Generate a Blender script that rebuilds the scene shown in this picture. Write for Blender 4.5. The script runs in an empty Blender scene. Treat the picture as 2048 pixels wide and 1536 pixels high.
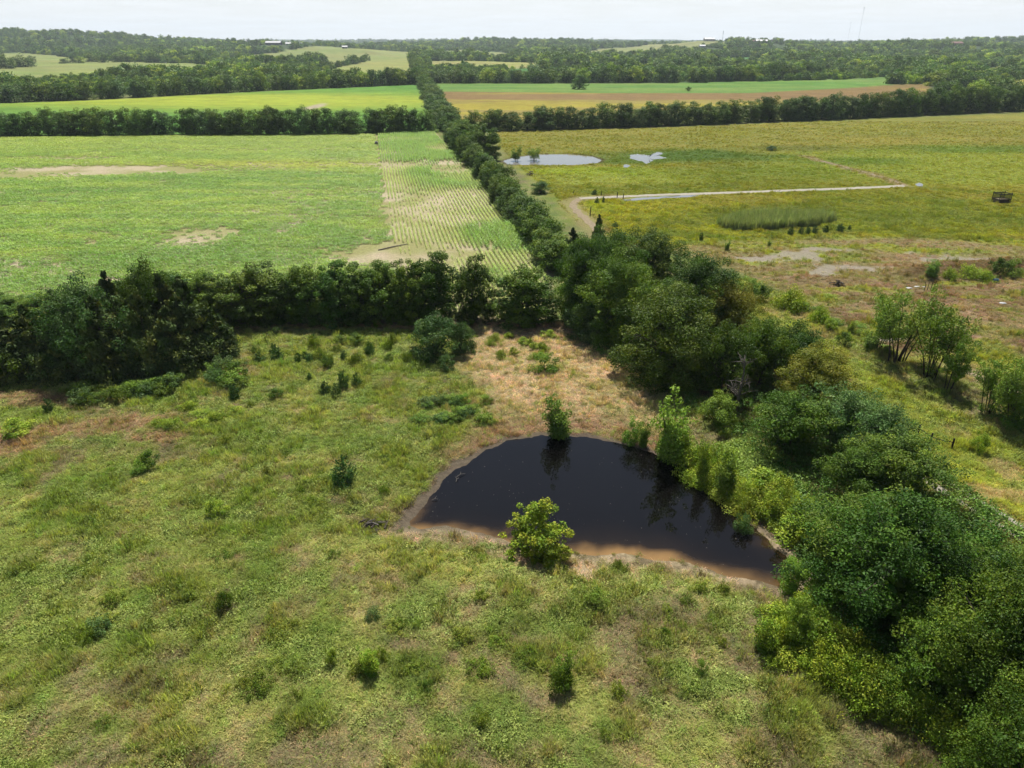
import bpy, math, random
import numpy as np
from mathutils import Vector

# ------------------------------------------------------------------ camera, light, exposure
SC = bpy.context.scene
COL = SC.collection
F = 1450.0                      # focal length in pixels of the 2048 px wide photograph
HORIZON = 75.0
CAM_H = 38.0
PITCH = math.atan((768 - HORIZON) / F)
SP, CP = math.sin(PITCH), math.cos(PITCH)

cam_data = bpy.data.cameras.new('camera')
cam_data.sensor_width = 36.0
cam_data.lens = F / 2048 * 36.0
cam_data.clip_start = 0.5
cam_data.clip_end = 60000
cam = bpy.data.objects.new('camera', cam_data)
cam.location = (0, 0, CAM_H)
cam.rotation_euler = (math.pi / 2 - PITCH, 0, 0)
COL.objects.link(cam)
SC.camera = cam

SUN_EL, SUN_AZ = math.radians(60), math.radians(3)
sun_data = bpy.data.lights.new('sun', 'SUN')
sun_data.energy = 5.0
sun_data.angle = math.radians(0.53)
sun_data.color = (1.0, 0.955, 0.88)
sun = bpy.data.objects.new('sun', sun_data)
sdir = Vector((math.sin(SUN_AZ) * math.cos(SUN_EL), math.cos(SUN_AZ) * math.cos(SUN_EL), math.sin(SUN_EL)))
sun.rotation_euler = (-sdir).to_track_quat('-Z', 'Y').to_euler()
sun.location = (0, 0, 300)
COL.objects.link(sun)

W = bpy.data.worlds.new('World')
SC.world = W
W.use_nodes = True
wn, wl = W.node_tree.nodes, W.node_tree.links
for n in list(wn):
    wn.remove(n)
w_out = wn.new('ShaderNodeOutputWorld')
w_bg = wn.new('ShaderNodeBackground')
w_bg.inputs['Strength'].default_value = 0.05
sky = wn.new('ShaderNodeTexSky')
sky.sky_type = 'NISHITA'
sky.sun_disc = False
sky.sun_elevation = SUN_EL
sky.sun_rotation = SUN_AZ
sky.air_density = 1.0
sky.dust_density = 0.6
sky.ozone_density = 1.4
# thin broken summer cloud all over the sky
w_tc = wn.new('ShaderNodeTexCoord')
w_sep = wn.new('ShaderNodeSeparateXYZ')
w_add = wn.new('ShaderNodeMath'); w_add.operation = 'ADD'; w_add.inputs[1].default_value = 0.06
w_dx = wn.new('ShaderNodeMath'); w_dx.operation = 'DIVIDE'
w_dy = wn.new('ShaderNodeMath'); w_dy.operation = 'DIVIDE'
w_cmb = wn.new('ShaderNodeCombineXYZ')
w_noise = wn.new('ShaderNodeTexNoise')
w_noise.inputs['Scale'].default_value = 1.3
w_noise.inputs['Detail'].default_value = 6
w_noise.inputs['Roughness'].default_value = 0.55
w_ramp = wn.new('ShaderNodeMapRange')
w_ramp.inputs['From Min'].default_value = 0.38
w_ramp.inputs['From Max'].default_value = 0.68
w_ramp.inputs['To Min'].default_value = 0.80
w_ramp.inputs['To Max'].default_value = 0.98
w_mix = wn.new('ShaderNodeMix'); w_mix.data_type = 'RGBA'
w_mix.inputs['B'].default_value = (11.0, 11.35, 11.6, 1)
w_abs = wn.new('ShaderNodeMath'); w_abs.operation = 'ABSOLUTE'
wl.new(w_tc.outputs['Generated'], w_sep.inputs[0])
wl.new(w_sep.outputs['Z'], w_abs.inputs[0])
wl.new(w_abs.outputs[0], w_add.inputs[0])
wl.new(w_sep.outputs['X'], w_dx.inputs[0]); wl.new(w_add.outputs[0], w_dx.inputs[1])
wl.new(w_sep.outputs['Y'], w_dy.inputs[0]); wl.new(w_add.outputs[0], w_dy.inputs[1])
wl.new(w_dx.outputs[0], w_cmb.inputs[0]); wl.new(w_dy.outputs[0], w_cmb.inputs[1])
wl.new(w_cmb.outputs[0], w_noise.inputs['Vector'])
wl.new(w_noise.outputs['Fac'], w_ramp.inputs['Value'])
# the veil is densest where it is seen edge-on, low over the land
w_low = wn.new('ShaderNodeMapRange'); w_low.interpolation_type = 'SMOOTHSTEP'
w_low.inputs['From Min'].default_value = 0.02
w_low.inputs['From Max'].default_value = 0.16
w_low.inputs['To Min'].default_value = 1.0
w_low.inputs['To Max'].default_value = 0.10
w_mul = wn.new('ShaderNodeMath'); w_mul.operation = 'MULTIPLY'
wl.new(w_abs.outputs[0], w_low.inputs['Value'])
wl.new(w_ramp.outputs[0], w_mul.inputs[0]); wl.new(w_low.outputs[0], w_mul.inputs[1])
wl.new(w_mul.outputs[0], w_mix.inputs['Factor'])
wl.new(sky.outputs[0], w_mix.inputs['A'])
wl.new(w_mix.outputs['Result'], w_bg.inputs['Color'])
wl.new(w_bg.outputs[0], w_out.inputs[0])

SC.view_settings.view_transform = 'Standard'
SC.view_settings.look = 'None'
SC.view_settings.exposure = 0.8
SC.view_settings.gamma = 1.0
SC.view_settings.use_curve_mapping = False
SC.cycles.use_adaptive_sampling = True
SC.cycles.adaptive_threshold = 0.02
SC.cycles.use_denoising = True
SC.cycles.denoiser = 'OPENIMAGEDENOISE'
SC.cycles.denoising_input_passes = 'RGB_ALBEDO_NORMAL'
SC.cycles.denoising_prefilter = 'ACCURATE'
SC.cycles.max_bounces = 6
SC.cycles.diffuse_bounces = 1
SC.cycles.glossy_bounces = 3
SC.cycles.transmission_bounces = 3
SC.cycles.transparent_max_bounces = 6
SC.cycles.volume_bounces = 0
SC.cycles.caustics_reflective = False
SC.cycles.caustics_refractive = False

# ------------------------------------------------------------------ small helpers
RNG = np.random.default_rng(7)


def C(r, g, b):
    """sRGB 0-255 to linear."""
    v = np.array([r, g, b], float) / 255
    return np.where(v <= 0.04045, v / 12.92, ((v + 0.055) / 1.055) ** 2.4)


def smooth(a, b, x):
    t = np.clip((x - a) / (b - a), 0, 1)
    return t * t * (3 - 2 * t)


def lerp(a, b, m):
    return a + (b - a) * m


def _hash(ix, iy, seed):
    h = (ix * 374761393 + iy * 668265263 + seed * 974711) & 0x7fffffff
    h = ((h ^ (h >> 13)) * 1274126177) & 0x7fffffff
    h = (h ^ (h >> 16)) & 0xffff
    return h / 65535.0


def vnoise(x, y, seed=0):
    x = np.asarray(x, float); y = np.asarray(y, float)
    ix = np.floor(x).astype(np.int64); iy = np.floor(y).astype(np.int64)
    fx, fy = x - ix, y - iy
    fx = fx * fx * (3 - 2 * fx); fy = fy * fy * (3 - 2 * fy)
    a = _hash(ix, iy, seed); b = _hash(ix + 1, iy, seed)
    c = _hash(ix, iy + 1, seed); d = _hash(ix + 1, iy + 1, seed)
    return (a * (1 - fx) + b * fx) * (1 - fy) + (c * (1 - fx) + d * fx) * fy


def fbm(x, y, scale, seed=0, octv=4):
    s, amp, tot = 0, 1.0, 0
    for k in range(octv):
        s = s + amp * vnoise(x / scale * 2 ** k + 17.3 * k, y / scale * 2 ** k - 9.1 * k, seed + k)
        tot += amp
        amp *= 0.55
    return s / tot


def poly_sd(x, y, poly):
    """signed distance in metres to a polygon on the ground, positive inside."""
    p = np.asarray(poly, float)
    q = np.roll(p, -1, axis=0)
    d2 = np.full(x.shape, 1e18)
    ins = np.zeros(x.shape, bool)
    for (ax, ay), (bx, by) in zip(p, q):
        ex, ey = bx - ax, by - ay
        t = np.clip(((x - ax) * ex + (y - ay) * ey) / max(ex * ex + ey * ey, 1e-9), 0, 1)
        d2 = np.minimum(d2, (x - ax - t * ex) ** 2 + (y - ay - t * ey) ** 2)
        if ay != by:
            c = ((ay > y) != (by > y)) & (x < (bx - ax) * (y - ay) / (by - ay) + ax)
            ins ^= c
    d = np.sqrt(d2)
    return np.where(ins, d, -d)


def line_d(x, y, pts):
    d2 = np.full(x.shape, 1e18)
    for (ax, ay), (bx, by) in zip(pts[:-1], pts[1:]):
        ex, ey = bx - ax, by - ay
        t = np.clip(((x - ax) * ex + (y - ay) * ey) / max(ex * ex + ey * ey, 1e-9), 0, 1)
        d2 = np.minimum(d2, (x - ax - t * ex) ** 2 + (y - ay - t * ey) ** 2)
    return np.sqrt(d2)


# ------------------------------------------------------------------ where things stand (surveyed from the photograph)
def flat(px, py, z=0.0):
    """ground point seen at a photograph pixel, for level ground at height z."""
    u, v = (px - 1024) / F, (768 - py) / F
    d = (u, CP + v * SP, -SP + v * CP)
    t = (z - CAM_H) / d[2]
    return (d[0] * t, d[1] * t)


def P(pts, z=0.0):
    return [flat(a, b, z) for a, b in pts]


POND_Z = -0.8
POND = P([(805, 1053), (835, 1015), (865, 980), (905, 940), (960, 905), (1010, 880), (1080, 867), (1180, 870), (1250, 884),
          (1310, 905), (1362, 932), (1402, 962), (1460, 1003), (1505, 1045), (1548, 1088), (1588, 1115), (1612, 1150),
          (1590, 1190), (1555, 1180), (1500, 1166), (1420, 1144), (1330, 1128), (1240, 1114), (1170, 1112), (1130, 1108),
          (1060, 1096), (1000, 1082), (940, 1068), (890, 1055), (840, 1060)], POND_Z)
FPOND = P([(1005, 322), (1035, 314), (1080, 309), (1140, 309), (1185, 313), (1204, 320), (1195, 326), (1150, 330), (1095, 330), (1050, 330), (1015, 329)], -0.4)
BERM = [flat(1830, 552), flat(1890, 543), flat(1960, 540), flat(2048, 540), flat(2300, 545)]
SCRUB = P([(1330, 500), (1430, 470), (1560, 478), (1700, 468), (1900, 478), (2400, 488), (2600, 790), (2048, 770), (1960, 760), (1800, 715),
           (1690, 650), (1580, 590), (1480, 540)])


def pond_sd(x, y):
    """distance inside the ragged waterline of the near pond."""
    return poly_sd(x, y, POND) + 1.3 * (fbm(x, y, 2.4, 201, 4) - 0.5)


# farmsteads stand on low rises: (x pixel, y pixel of the foot, distance)
SITES = [(118, 70, 2500), (137, 69, 2530), (548, 91, 2150), (577, 90, 2180), (600, 90, 2200), (488, 86, 2350), (690, 97, 1850), (1418, 81, 2700),
         (1404, 95, 2000), (1522, 89, 2200), (1502, 85, 2300), (1552, 86, 2320), (1908, 90, 1900), (1890, 92, 1890)]


def site_xyz(px, py, D):
    u, v = (px - 1024) / F, (768 - py) / F
    d = (u, CP + v * SP, -SP + v * CP)
    t = D / d[1]
    return d[0] * t, D, CAM_H + d[2] * t


SITE_XYZ = [site_xyz(*s_) for s_ in SITES]


def terrain(x, y):
    x = np.asarray(x, float); y = np.asarray(y, float)
    r = np.hypot(x, y)
    # rolling country far out
    ramp = smooth(1500, 3400, r)
    hill = (fbm(x, y, 1500, 11, 4) - 0.5) * 64 + (fbm(x, y, 520, 15, 3) - 0.5) * 18
    hill = hill + 62 * np.exp(-(((x + 1900) / 950) ** 2 + ((y - 2700) / 650) ** 2))
    hill = hill + 20 * np.exp(-(((x - 1900) / 900) ** 2 + ((y - 2500) / 600) ** 2))
    hill = hill + 22 * np.exp(-(((x + 80) / 420) ** 2 + ((y - 3300) / 500) ** 2))
    z = ramp * hill
    for k, (sx, sy, sz) in enumerate(SITE_XYZ):
        g = np.exp(-(((x - sx) / 110) ** 2 + ((y - sy) / np.where(y > sy, 300, 150)) ** 2))
        z = z + (sz - z) * g
    z = z - smooth(9000, 16000, r) * 40
    # small unevenness of the near meadow
    near = 1 - smooth(110, 170, r)
    z = z + near * ((fbm(x, y, 9, 3, 4) - 0.5) * 0.5 + (fbm(x, y, 2.2, 5, 3) - 0.5) * 0.22)
    sc = smooth(-6, 6, poly_sd(x, y, SCRUB)) if np.any(near < 1) or True else 0
    z = z + sc * ((fbm(x, y, 7, 23, 4) - 0.5) * 0.7)
    # earth bank beside the scrub land
    z = z + 1.9 * np.exp(-(line_d(x, y, BERM) / 3.2) ** 2) * (0.75 + 0.5 * vnoise(x / 6, y / 6, 9))
    # pond basins
    sd = pond_sd(x, y)
    rim = smooth(-6.5, 0.0, sd)
    z = lerp(z, POND_Z + 0.02, rim) - smooth(0, 5, sd) * 1.3
    sd2 = poly_sd(x, y, FPOND)
    z = lerp(z, -0.39, smooth(-6, 0, sd2)) - smooth(0, 4, sd2) * 0.8
    return z


def th(x, y):
    return float(terrain(np.array([x]), np.array([y]))[0])


def gp(px, py):
    """terrain point seen at a photograph pixel."""
    u, v = (px - 1024) / F, (768 - py) / F
    dx, dy, dz = u, CP + v * SP, -SP + v * CP
    t = np.geomspace(20, 14000, 900)
    zz = CAM_H + dz * t
    g = terrain(dx * t, dy * t)
    k = np.nonzero(zz <= g)[0]
    if len(k) == 0:
        tt = 9000.0
    else:
        i = max(k[0], 1)
        a, b = zz[i - 1] - g[i - 1], zz[i] - g[i]
        tt = t[i - 1] + (t[i] - t[i - 1]) * a / max(a - b, 1e-9)
    x, y = dx * tt, dy * tt
    return np.array([x, y, th(x, y)])


def height_at(p, py_top):
    k = (768 - py_top) / F
    dz = p[1] * (k * CP - SP) / (CP + k * SP)
    return CAM_H + dz - p[2]


def depth_of(p):
    return p[1] * CP - (p[2] - CAM_H) * SP


def to_px(x, y, z):
    dz = z - CAM_H
    w = y * CP - dz * SP
    w = np.where(np.abs(w) < 1e-6, 1e-6, w)
    return 1024 + F * x / w, 768 - F * (y * SP + dz * CP) / w, w


# ------------------------------------------------------------------ mesh and object helpers
def mesh_np(name, verts, faces, mat, col=None, smooth_shade=False):
    verts = np.asarray(verts, np.float32)
    me = bpy.data.meshes.new(name)
    if isinstance(faces, np.ndarray):
        nf, k = faces.shape
        me.vertices.add(len(verts)); me.vertices.foreach_set('co', verts.ravel())
        me.loops.add(nf * k); me.loops.foreach_set('vertex_index', faces.astype(np.int32).ravel())
        me.polygons.add(nf)
        me.polygons.foreach_set('loop_start', np.arange(0, nf * k, k, dtype=np.int32))
        me.polygons.foreach_set('loop_total', np.full(nf, k, np.int32))
        me.update(calc_edges=True)
    else:
        me.from_pydata([tuple(map(float, v)) for v in verts], [], faces)
    if col is not None:
        a = me.color_attributes.new('Col', 'FLOAT_COLOR', 'POINT')
        c4 = np.ones((len(verts), 4), np.float32)
        c4[:, :3] = col
        a.data.foreach_set('color', c4.ravel())
    if smooth_shade:
        me.polygons.foreach_set('use_smooth', np.ones(len(me.polygons), bool))
    me.validate()
    if mat:
        me.materials.append(mat)
    return me


def link(name, data, parent=None):
    o = bpy.data.objects.new(name, data)
    COL.objects.link(o)
    if parent:
        o.parent = parent
    return o


def tag(o, label=None, cat=None, group=None, kind=None):
    if label: o['label'] = label
    if cat: o['category'] = cat
    if group: o['group'] = group
    if kind: o['kind'] = kind
    return o


class MB:
    """collects boxes, tubes and faces into one mesh."""
    def __init__(s):
        s.v, s.f = [], []

    def face(s, pts):
        b = len(s.v); s.v += [tuple(p) for p in pts]; s.f.append(tuple(range(b, b + len(pts)))); return s

    def box(s, x0, x1, y0, y1, z0, z1):
        b = len(s.v)
        s.v += [(x, y, z) for z in (z0, z1) for y in (y0, y1) for x in (x0, x1)]
        s.f += [tuple(b + i for i in q) for q in ((0, 2, 3, 1), (4, 5, 7, 6), (0, 1, 5, 4), (2, 6, 7, 3), (0, 4, 6, 2), (1, 3, 7, 5))]
        return s

    def tube(s, pts, radii, n=6, cap=True):
        pts = [Vector(p) for p in pts]
        b = len(s.v)
        for i, p in enumerate(pts):
            d = (pts[min(i + 1, len(pts) - 1)] - pts[max(i - 1, 0)])
            d = d.normalized() if d.length > 1e-9 else Vector((0, 0, 1))
            a = d.cross(Vector((0.31, 0.87, 0.12))).normalized()
            c = d.cross(a)
            for k in range(n):
                t = 2 * math.pi * k / n
                s.v.append(tuple(p + (a * math.cos(t) + c * math.sin(t)) * radii[i]))
        for i in range(len(pts) - 1):
            for k in range(n):
                k2 = (k + 1) % n
                s.f.append((b + i * n + k, b + i * n + k2, b + (i + 1) * n + k2, b + (i + 1) * n + k))
        if cap:
            s.f.append(tuple(b + k for k in range(n))[::-1])
            s.f.append(tuple(b + (len(pts) - 1) * n + k for k in range(n)))
        return s

    def mesh(s, name, mat, smooth_shade=False):
        return mesh_np(name, np.array(s.v, float), s.f, mat, None, smooth_shade)

    def build(s, name, mat, parent=None, smooth_shade=False):
        return link(name, s.mesh(name, mat, smooth_shade), parent)


# ------------------------------------------------------------------ materials
def nmat(name):
    m = bpy.data.materials.new(name)
    m.use_nodes = True
    nt = m.node_tree
    for n in list(nt.nodes):
        nt.nodes.remove(n)
    out = nt.nodes.new('ShaderNodeOutputMaterial')
    return m, nt.nodes, nt.links, out


def foliage_mat(name, transl=0.22, rough=0.55, spec=0.1, hue=0.012, val=0.2, tint=False):
    m, N, L, out = nmat(name)
    at = N.new('ShaderNodeAttribute'); at.attribute_name = 'Col'
    src = at.outputs['Color']
    if tint:
        ti = N.new('ShaderNodeAttribute'); ti.attribute_type = 'INSTANCER'; ti.attribute_name = 'tint'
        mx = N.new('ShaderNodeMix'); mx.data_type = 'RGBA'; mx.blend_type = 'MULTIPLY'; mx.inputs['Factor'].default_value = 1
        L.new(src, mx.inputs['A']); L.new(ti.outputs['Color'], mx.inputs['B'])
        src = mx.outputs['Result']
    oi = N.new('ShaderNodeObjectInfo')
    hsv = N.new('ShaderNodeHueSaturation')
    mh = N.new('ShaderNodeMapRange'); mh.inputs['To Min'].default_value = 0.5 - hue; mh.inputs['To Max'].default_value = 0.5 + hue
    mm = N.new('ShaderNodeMath'); mm.operation = 'MULTIPLY'; mm.inputs[1].default_value = 7.31
    fr = N.new('ShaderNodeMath'); fr.operation = 'FRACT'
    mv = N.new('ShaderNodeMapRange'); mv.inputs['To Min'].default_value = 1 - val; mv.inputs['To Max'].default_value = 1 + val
    L.new(oi.outputs['Random'], mh.inputs['Value'])
    L.new(oi.outputs['Random'], mm.inputs[0]); L.new(mm.outputs[0], fr.inputs[0]); L.new(fr.outputs[0], mv.inputs['Value'])
    L.new(mh.outputs[0], hsv.inputs['Hue']); L.new(mv.outputs[0], hsv.inputs['Value'])
    L.new(src, hsv.inputs['Color'])
    pb = N.new('ShaderNodeBsdfPrincipled')
    pb.inputs['Roughness'].default_value = rough
    pb.inputs['Specular IOR Level'].default_value = spec
    L.new(hsv.outputs[0], pb.inputs['Base Color'])
    tr = N.new('ShaderNodeBsdfTranslucent')
    tc = N.new('ShaderNodeMix'); tc.data_type = 'RGBA'; tc.blend_type = 'MULTIPLY'; tc.inputs['Factor'].default_value = 1
    tc.inputs['B'].default_value = (1.25, 1.3, 0.55, 1)
    L.new(hsv.outputs[0], tc.inputs['A']); L.new(tc.outputs['Result'], tr.inputs['Color'])
    ms = N.new('ShaderNodeMixShader'); ms.inputs[0].default_value = transl
    L.new(pb.outputs[0], ms.inputs[1]); L.new(tr.outputs[0], ms.inputs[2])
    L.new(ms.outputs[0], out.inputs['Surface'])
    return m


ALB = 0.42      # colours are written as seen in the photograph; this brings them to reflectances at its exposure


def plain_mat(name, col, rough=0.8, noise=0.25, scale=6.0, metal=0.0, spec=0.4, bump=0.0):
    m, N, L, out = nmat(name)
    pb = N.new('ShaderNodeBsdfPrincipled')
    pb.inputs['Roughness'].default_value = rough
    pb.inputs['Metallic'].default_value = metal
    pb.inputs['Specular IOR Level'].default_value = spec
    tc = N.new('ShaderNodeTexCoord')
    nz = N.new('ShaderNodeTexNoise'); nz.inputs['Scale'].default_value = scale; nz.inputs['Detail'].default_value = 5
    mr = N.new('ShaderNodeMapRange'); mr.inputs['From Min'].default_value = 0.3; mr.inputs['From Max'].default_value = 0.7
    mr.inputs['To Min'].default_value = 1 - noise; mr.inputs['To Max'].default_value = 1 + noise
    vm = N.new('ShaderNodeVectorMath'); vm.operation = 'SCALE'
    vm.inputs[0].default_value = tuple(np.asarray(col) * ALB)
    L.new(tc.outputs['Object'], nz.inputs['Vector']); L.new(nz.outputs['Fac'], mr.inputs['Value'])
    L.new(mr.outputs[0], vm.inputs['Scale']); L.new(vm.outputs[0], pb.inputs['Base Color'])
    if bump:
        bp = N.new('ShaderNodeBump'); bp.inputs['Strength'].default_value = bump; bp.inputs['Distance'].default_value = 0.05
        L.new(nz.outputs['Fac'], bp.inputs['Height']); L.new(bp.outputs[0], pb.inputs['Normal'])
    L.new(pb.outputs[0], out.inputs['Surface'])
    return m


def ground_mat():
    m, N, L, out = nmat('ground')
    at = N.new('ShaderNodeAttribute'); at.attribute_name = 'Col'
    tc = N.new('ShaderNodeTexCoord')
    nz = N.new('ShaderNodeTexNoise'); nz.inputs['Scale'].default_value = 1.7; nz.inputs['Detail'].default_value = 7; nz.inputs['Roughness'].default_value = 0.7
    L.new(tc.outputs['Object'], nz.inputs['Vector'])
    mr = N.new('ShaderNodeMapRange'); mr.inputs['From Min'].default_value = 0.25; mr.inputs['From Max'].default_value = 0.75
    mr.inputs['To Min'].default_value = 0.62; mr.inputs['To Max'].default_value = 1.38
    L.new(nz.outputs['Fac'], mr.inputs['Value'])
    n2 = N.new('ShaderNodeTexNoise'); n2.inputs['Scale'].default_value = 0.23; n2.inputs['Detail'].default_value = 5
    L.new(tc.outputs['Object'], n2.inputs['Vector'])
    h = N.new('ShaderNodeMapRange'); h.inputs['From Min'].default_value = 0.3; h.inputs['From Max'].default_value = 0.7
    h.inputs['To Min'].default_value = 0.485; h.inputs['To Max'].default_value = 0.515
    L.new(n2.outputs['Fac'], h.inputs['Value'])
    hs = N.new('ShaderNodeHueSaturation')
    L.new(h.outputs[0], hs.inputs['Hue']); L.new(mr.outputs[0], hs.inputs['Value']); L.new(at.outputs['Color'], hs.inputs['Color'])
    pb = N.new('ShaderNodeBsdfPrincipled'); pb.inputs['Roughness'].default_value = 0.95
    pb.inputs['Specular IOR Level'].default_value = 0.1
    L.new(hs.outputs[0], pb.inputs['Base Color'])
    bp = N.new('ShaderNodeBump'); bp.inputs['Strength'].default_value = 0.9; bp.inputs['Distance'].default_value = 0.25
    L.new(nz.outputs['Fac'], bp.inputs['Height']); L.new(bp.outputs[0], pb.inputs['Normal'])
    L.new(pb.outputs[0], out.inputs['Surface'])
    return m


def water_mat(name, use_col=True, col=(0.02, 0.013, 0.008), rough=0.02, ripple=0.03, rscale=1.5):
    m, N, L, out = nmat(name)
    pb = N.new('ShaderNodeBsdfPrincipled')
    pb.inputs['Roughness'].default_value = rough
    pb.inputs['IOR'].default_value = 1.33
    if use_col:
        at = N.new('ShaderNodeAttribute'); at.attribute_name = 'Col'
        L.new(at.outputs['Color'], pb.inputs['Base Color'])
    else:
        pb.inputs['Base Color'].default_value = (*col, 1)
    tc = N.new('ShaderNodeTexCoord')
    nz = N.new('ShaderNodeTexNoise'); nz.inputs['Scale'].default_value = rscale; nz.inputs['Detail'].default_value = 4
    L.new(tc.outputs['Object'], nz.inputs['Vector'])
    bp = N.new('ShaderNodeBump'); bp.inputs['Strength'].default_value = ripple; bp.inputs['Distance'].default_value = 0.2
    L.new(nz.outputs['Fac'], bp.inputs['Height']); L.new(bp.outputs[0], pb.inputs['Normal'])
    L.new(pb.outputs[0], out.inputs['Surface'])
    return m


M = dict(
    leaf=foliage_mat('broad_leaf'),
    leaf_t=foliage_mat('broad_leaf_scattered', tint=True),
    cedar=foliage_mat('cedar_needles', transl=0.12, rough=0.7, spec=0.15, val=0.18),
    grass=foliage_mat('grass_blades', transl=0.42, rough=0.65, spec=0.12, hue=0.012, val=0.16, tint=True),
    corn=foliage_mat('corn_blades', transl=0.3, rough=0.45, spec=0.3, hue=0.01, val=0.12, tint=True),
    bark=plain_mat('bark', C(92, 80, 66), 0.9, 0.35, 9, bump=0.6),
    pale_bark=plain_mat('pale_bark', C(150, 142, 128), 0.9, 0.25, 9, bump=0.4),
    dead=plain_mat('weathered_wood', C(128, 120, 110), 0.9, 0.25, 7, bump=0.4),
    post=plain_mat('old_post', C(58, 48, 42), 0.9, 0.3, 12, bump=0.5),
    wire=plain_mat('wire', C(110, 108, 104), 0.6, 0.1, 4, metal=0.6),
    gravel=plain_mat('gravel', C(196, 188, 168), 0.95, 0.22, 1.6, bump=0.6),
    dirt=plain_mat('dirt', C(168, 150, 116), 0.95, 0.25, 1.4, bump=0.6),
    mast=plain_mat('mast_steel', C(176, 182, 188), 0.6, 0.05, 0.5),
    white=plain_mat('white_metal', C(232, 234, 236), 0.5, 0.05, 0.5),
    grey=plain_mat('grey_metal', C(150, 154, 158), 0.5, 0.1, 0.5),
    darkmetal=plain_mat('dark_steel', C(52, 46, 44), 0.7, 0.3, 6),
    brick=plain_mat('red_brick', C(150, 98, 84), 0.9, 0.15, 3),
    roofred=plain_mat('brown_shingle', C(160, 120, 108), 0.9, 0.15, 3),
    roofdark=plain_mat('dark_shingle', C(104, 104, 108), 0.9, 0.15, 3),
    cream=plain_mat('cream_siding', C(205, 200, 188), 0.8, 0.08, 2),
    glass=plain_mat('dark_glass', C(40, 46, 54), 0.15, 0.05, 2),
    blue=plain_mat('blue_plastic', C(40, 120, 190), 0.4, 0.1, 3),
    bag=plain_mat('white_plastic', C(225, 225, 222), 0.5, 0.1, 8),
    tyre=plain_mat('tyre_rubber', C(25, 25, 25), 0.9, 0.1, 8),
    flag=plain_mat('red_plastic', C(200, 60, 40), 0.6, 0.1, 3),
    stone=plain_mat('pale_stone', C(190, 184, 172), 0.9, 0.15, 3, bump=0.4),
)
# ------------------------------------------------------------------ the ground: what grows or lies where
CROP = P([(-700, 290), (0, 276), (400, 271), (870, 264), (900, 300), (930, 322), (985, 385), (1055, 480), (1100, 548), (1112, 640), (900, 645), (-700, 640)])
CROP_SPLIT = (flat(752, 270), flat(806, 640))
CROP2 = P([(-400, 232), (0, 207), (200, 200), (500, 184), (838, 169), (862, 215), (866, 262), (850, 268), (0, 272), (-400, 280)])
PASTURE = P([(985, 262), (1300, 256), (1700, 240), (2048, 226), (2600, 205), (2900, 480), (2048, 490), (1900, 480), (1700, 470), (1560, 480),
             (1430, 490), (1330, 500), (1230, 480), (1150, 440), (1090, 380), (1040, 340), (990, 290)])
FY = P([(876, 182), (1200, 186), (1500, 186), (1860, 165), (1862, 190), (1700, 200), (1400, 215), (1000, 245), (905, 240)])
FG = P([(870, 165), (1300, 167), (1700, 158), (1800, 150), (1862, 163), (1700, 176), (1500, 186), (1200, 186), (876, 183)])
DRY = P([(960, 655), (1040, 648), (1125, 640), (1180, 690), (1255, 730), (1320, 775), (1345, 850), (1290, 880), (1180, 862), (1090, 858), (985, 868), (930, 880),
         (1000, 830), (960, 770), (930, 735)])
STRIP = P([(1440, 560), (1520, 560), (1640, 650), (1800, 770), (2048, 900), (2300, 1060), (2300, 1300), (2048, 1120), (1900, 1010), (1750, 860), (1640, 740)])
WOODS_UNDER = P([(1130, 640), (1210, 560), (1340, 520), (1470, 620), (1600, 700), (1740, 830), (1880, 970), (2048, 1090), (2500, 1500), (2500, 2200), (2048, 1620),
                 (1800, 1400), (1700, 1220), (1640, 1090), (1520, 900), (1330, 760), (1210, 700)])
BANK = P([(1395, 905), (1470, 900), (1560, 960), (1640, 1040), (1690, 1130), (1640, 1180), (1600, 1110), (1540, 1060), (1480, 990)])
MUDBOTTOM = P([(740, 1045), (860, 1060), (960, 1085), (1060, 1098), (1130, 1108), (1210, 1125), (1180, 1150), (1130, 1140), (1040, 1120), (960, 1095), (860, 1078), (770, 1062)])
LIGHTLAWN = P([(720, 1065), (900, 1075), (1040, 1105), (1140, 1130), (1330, 1135), (1480, 1175), (1440, 1210), (1250, 1190), (1000, 1200), (760, 1180), (680, 1120)])
TRACK = [flat(a, b) for a, b in [(2110, 1112), (2048, 1068), (1985, 1030), (1925, 995), (1860, 955), (1790, 910)]]
TRACK2 = [flat(a, b) for a, b in [(1195, 462), (1175, 440), (1150, 420), (1140, 405), (1160, 397), (1230, 394), (1300, 391), (1500, 384), (1700, 377), (1810, 372)]]
TRACK3 = [flat(a, b) for a, b in [(1812, 372), (1780, 358), (1740, 348), (1690, 334), (1650, 324), (1606, 312)]]
TRACK4 = [flat(a, b) for a, b in [(1905, 735), (1960, 755), (2048, 790), (2200, 850)]]

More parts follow.
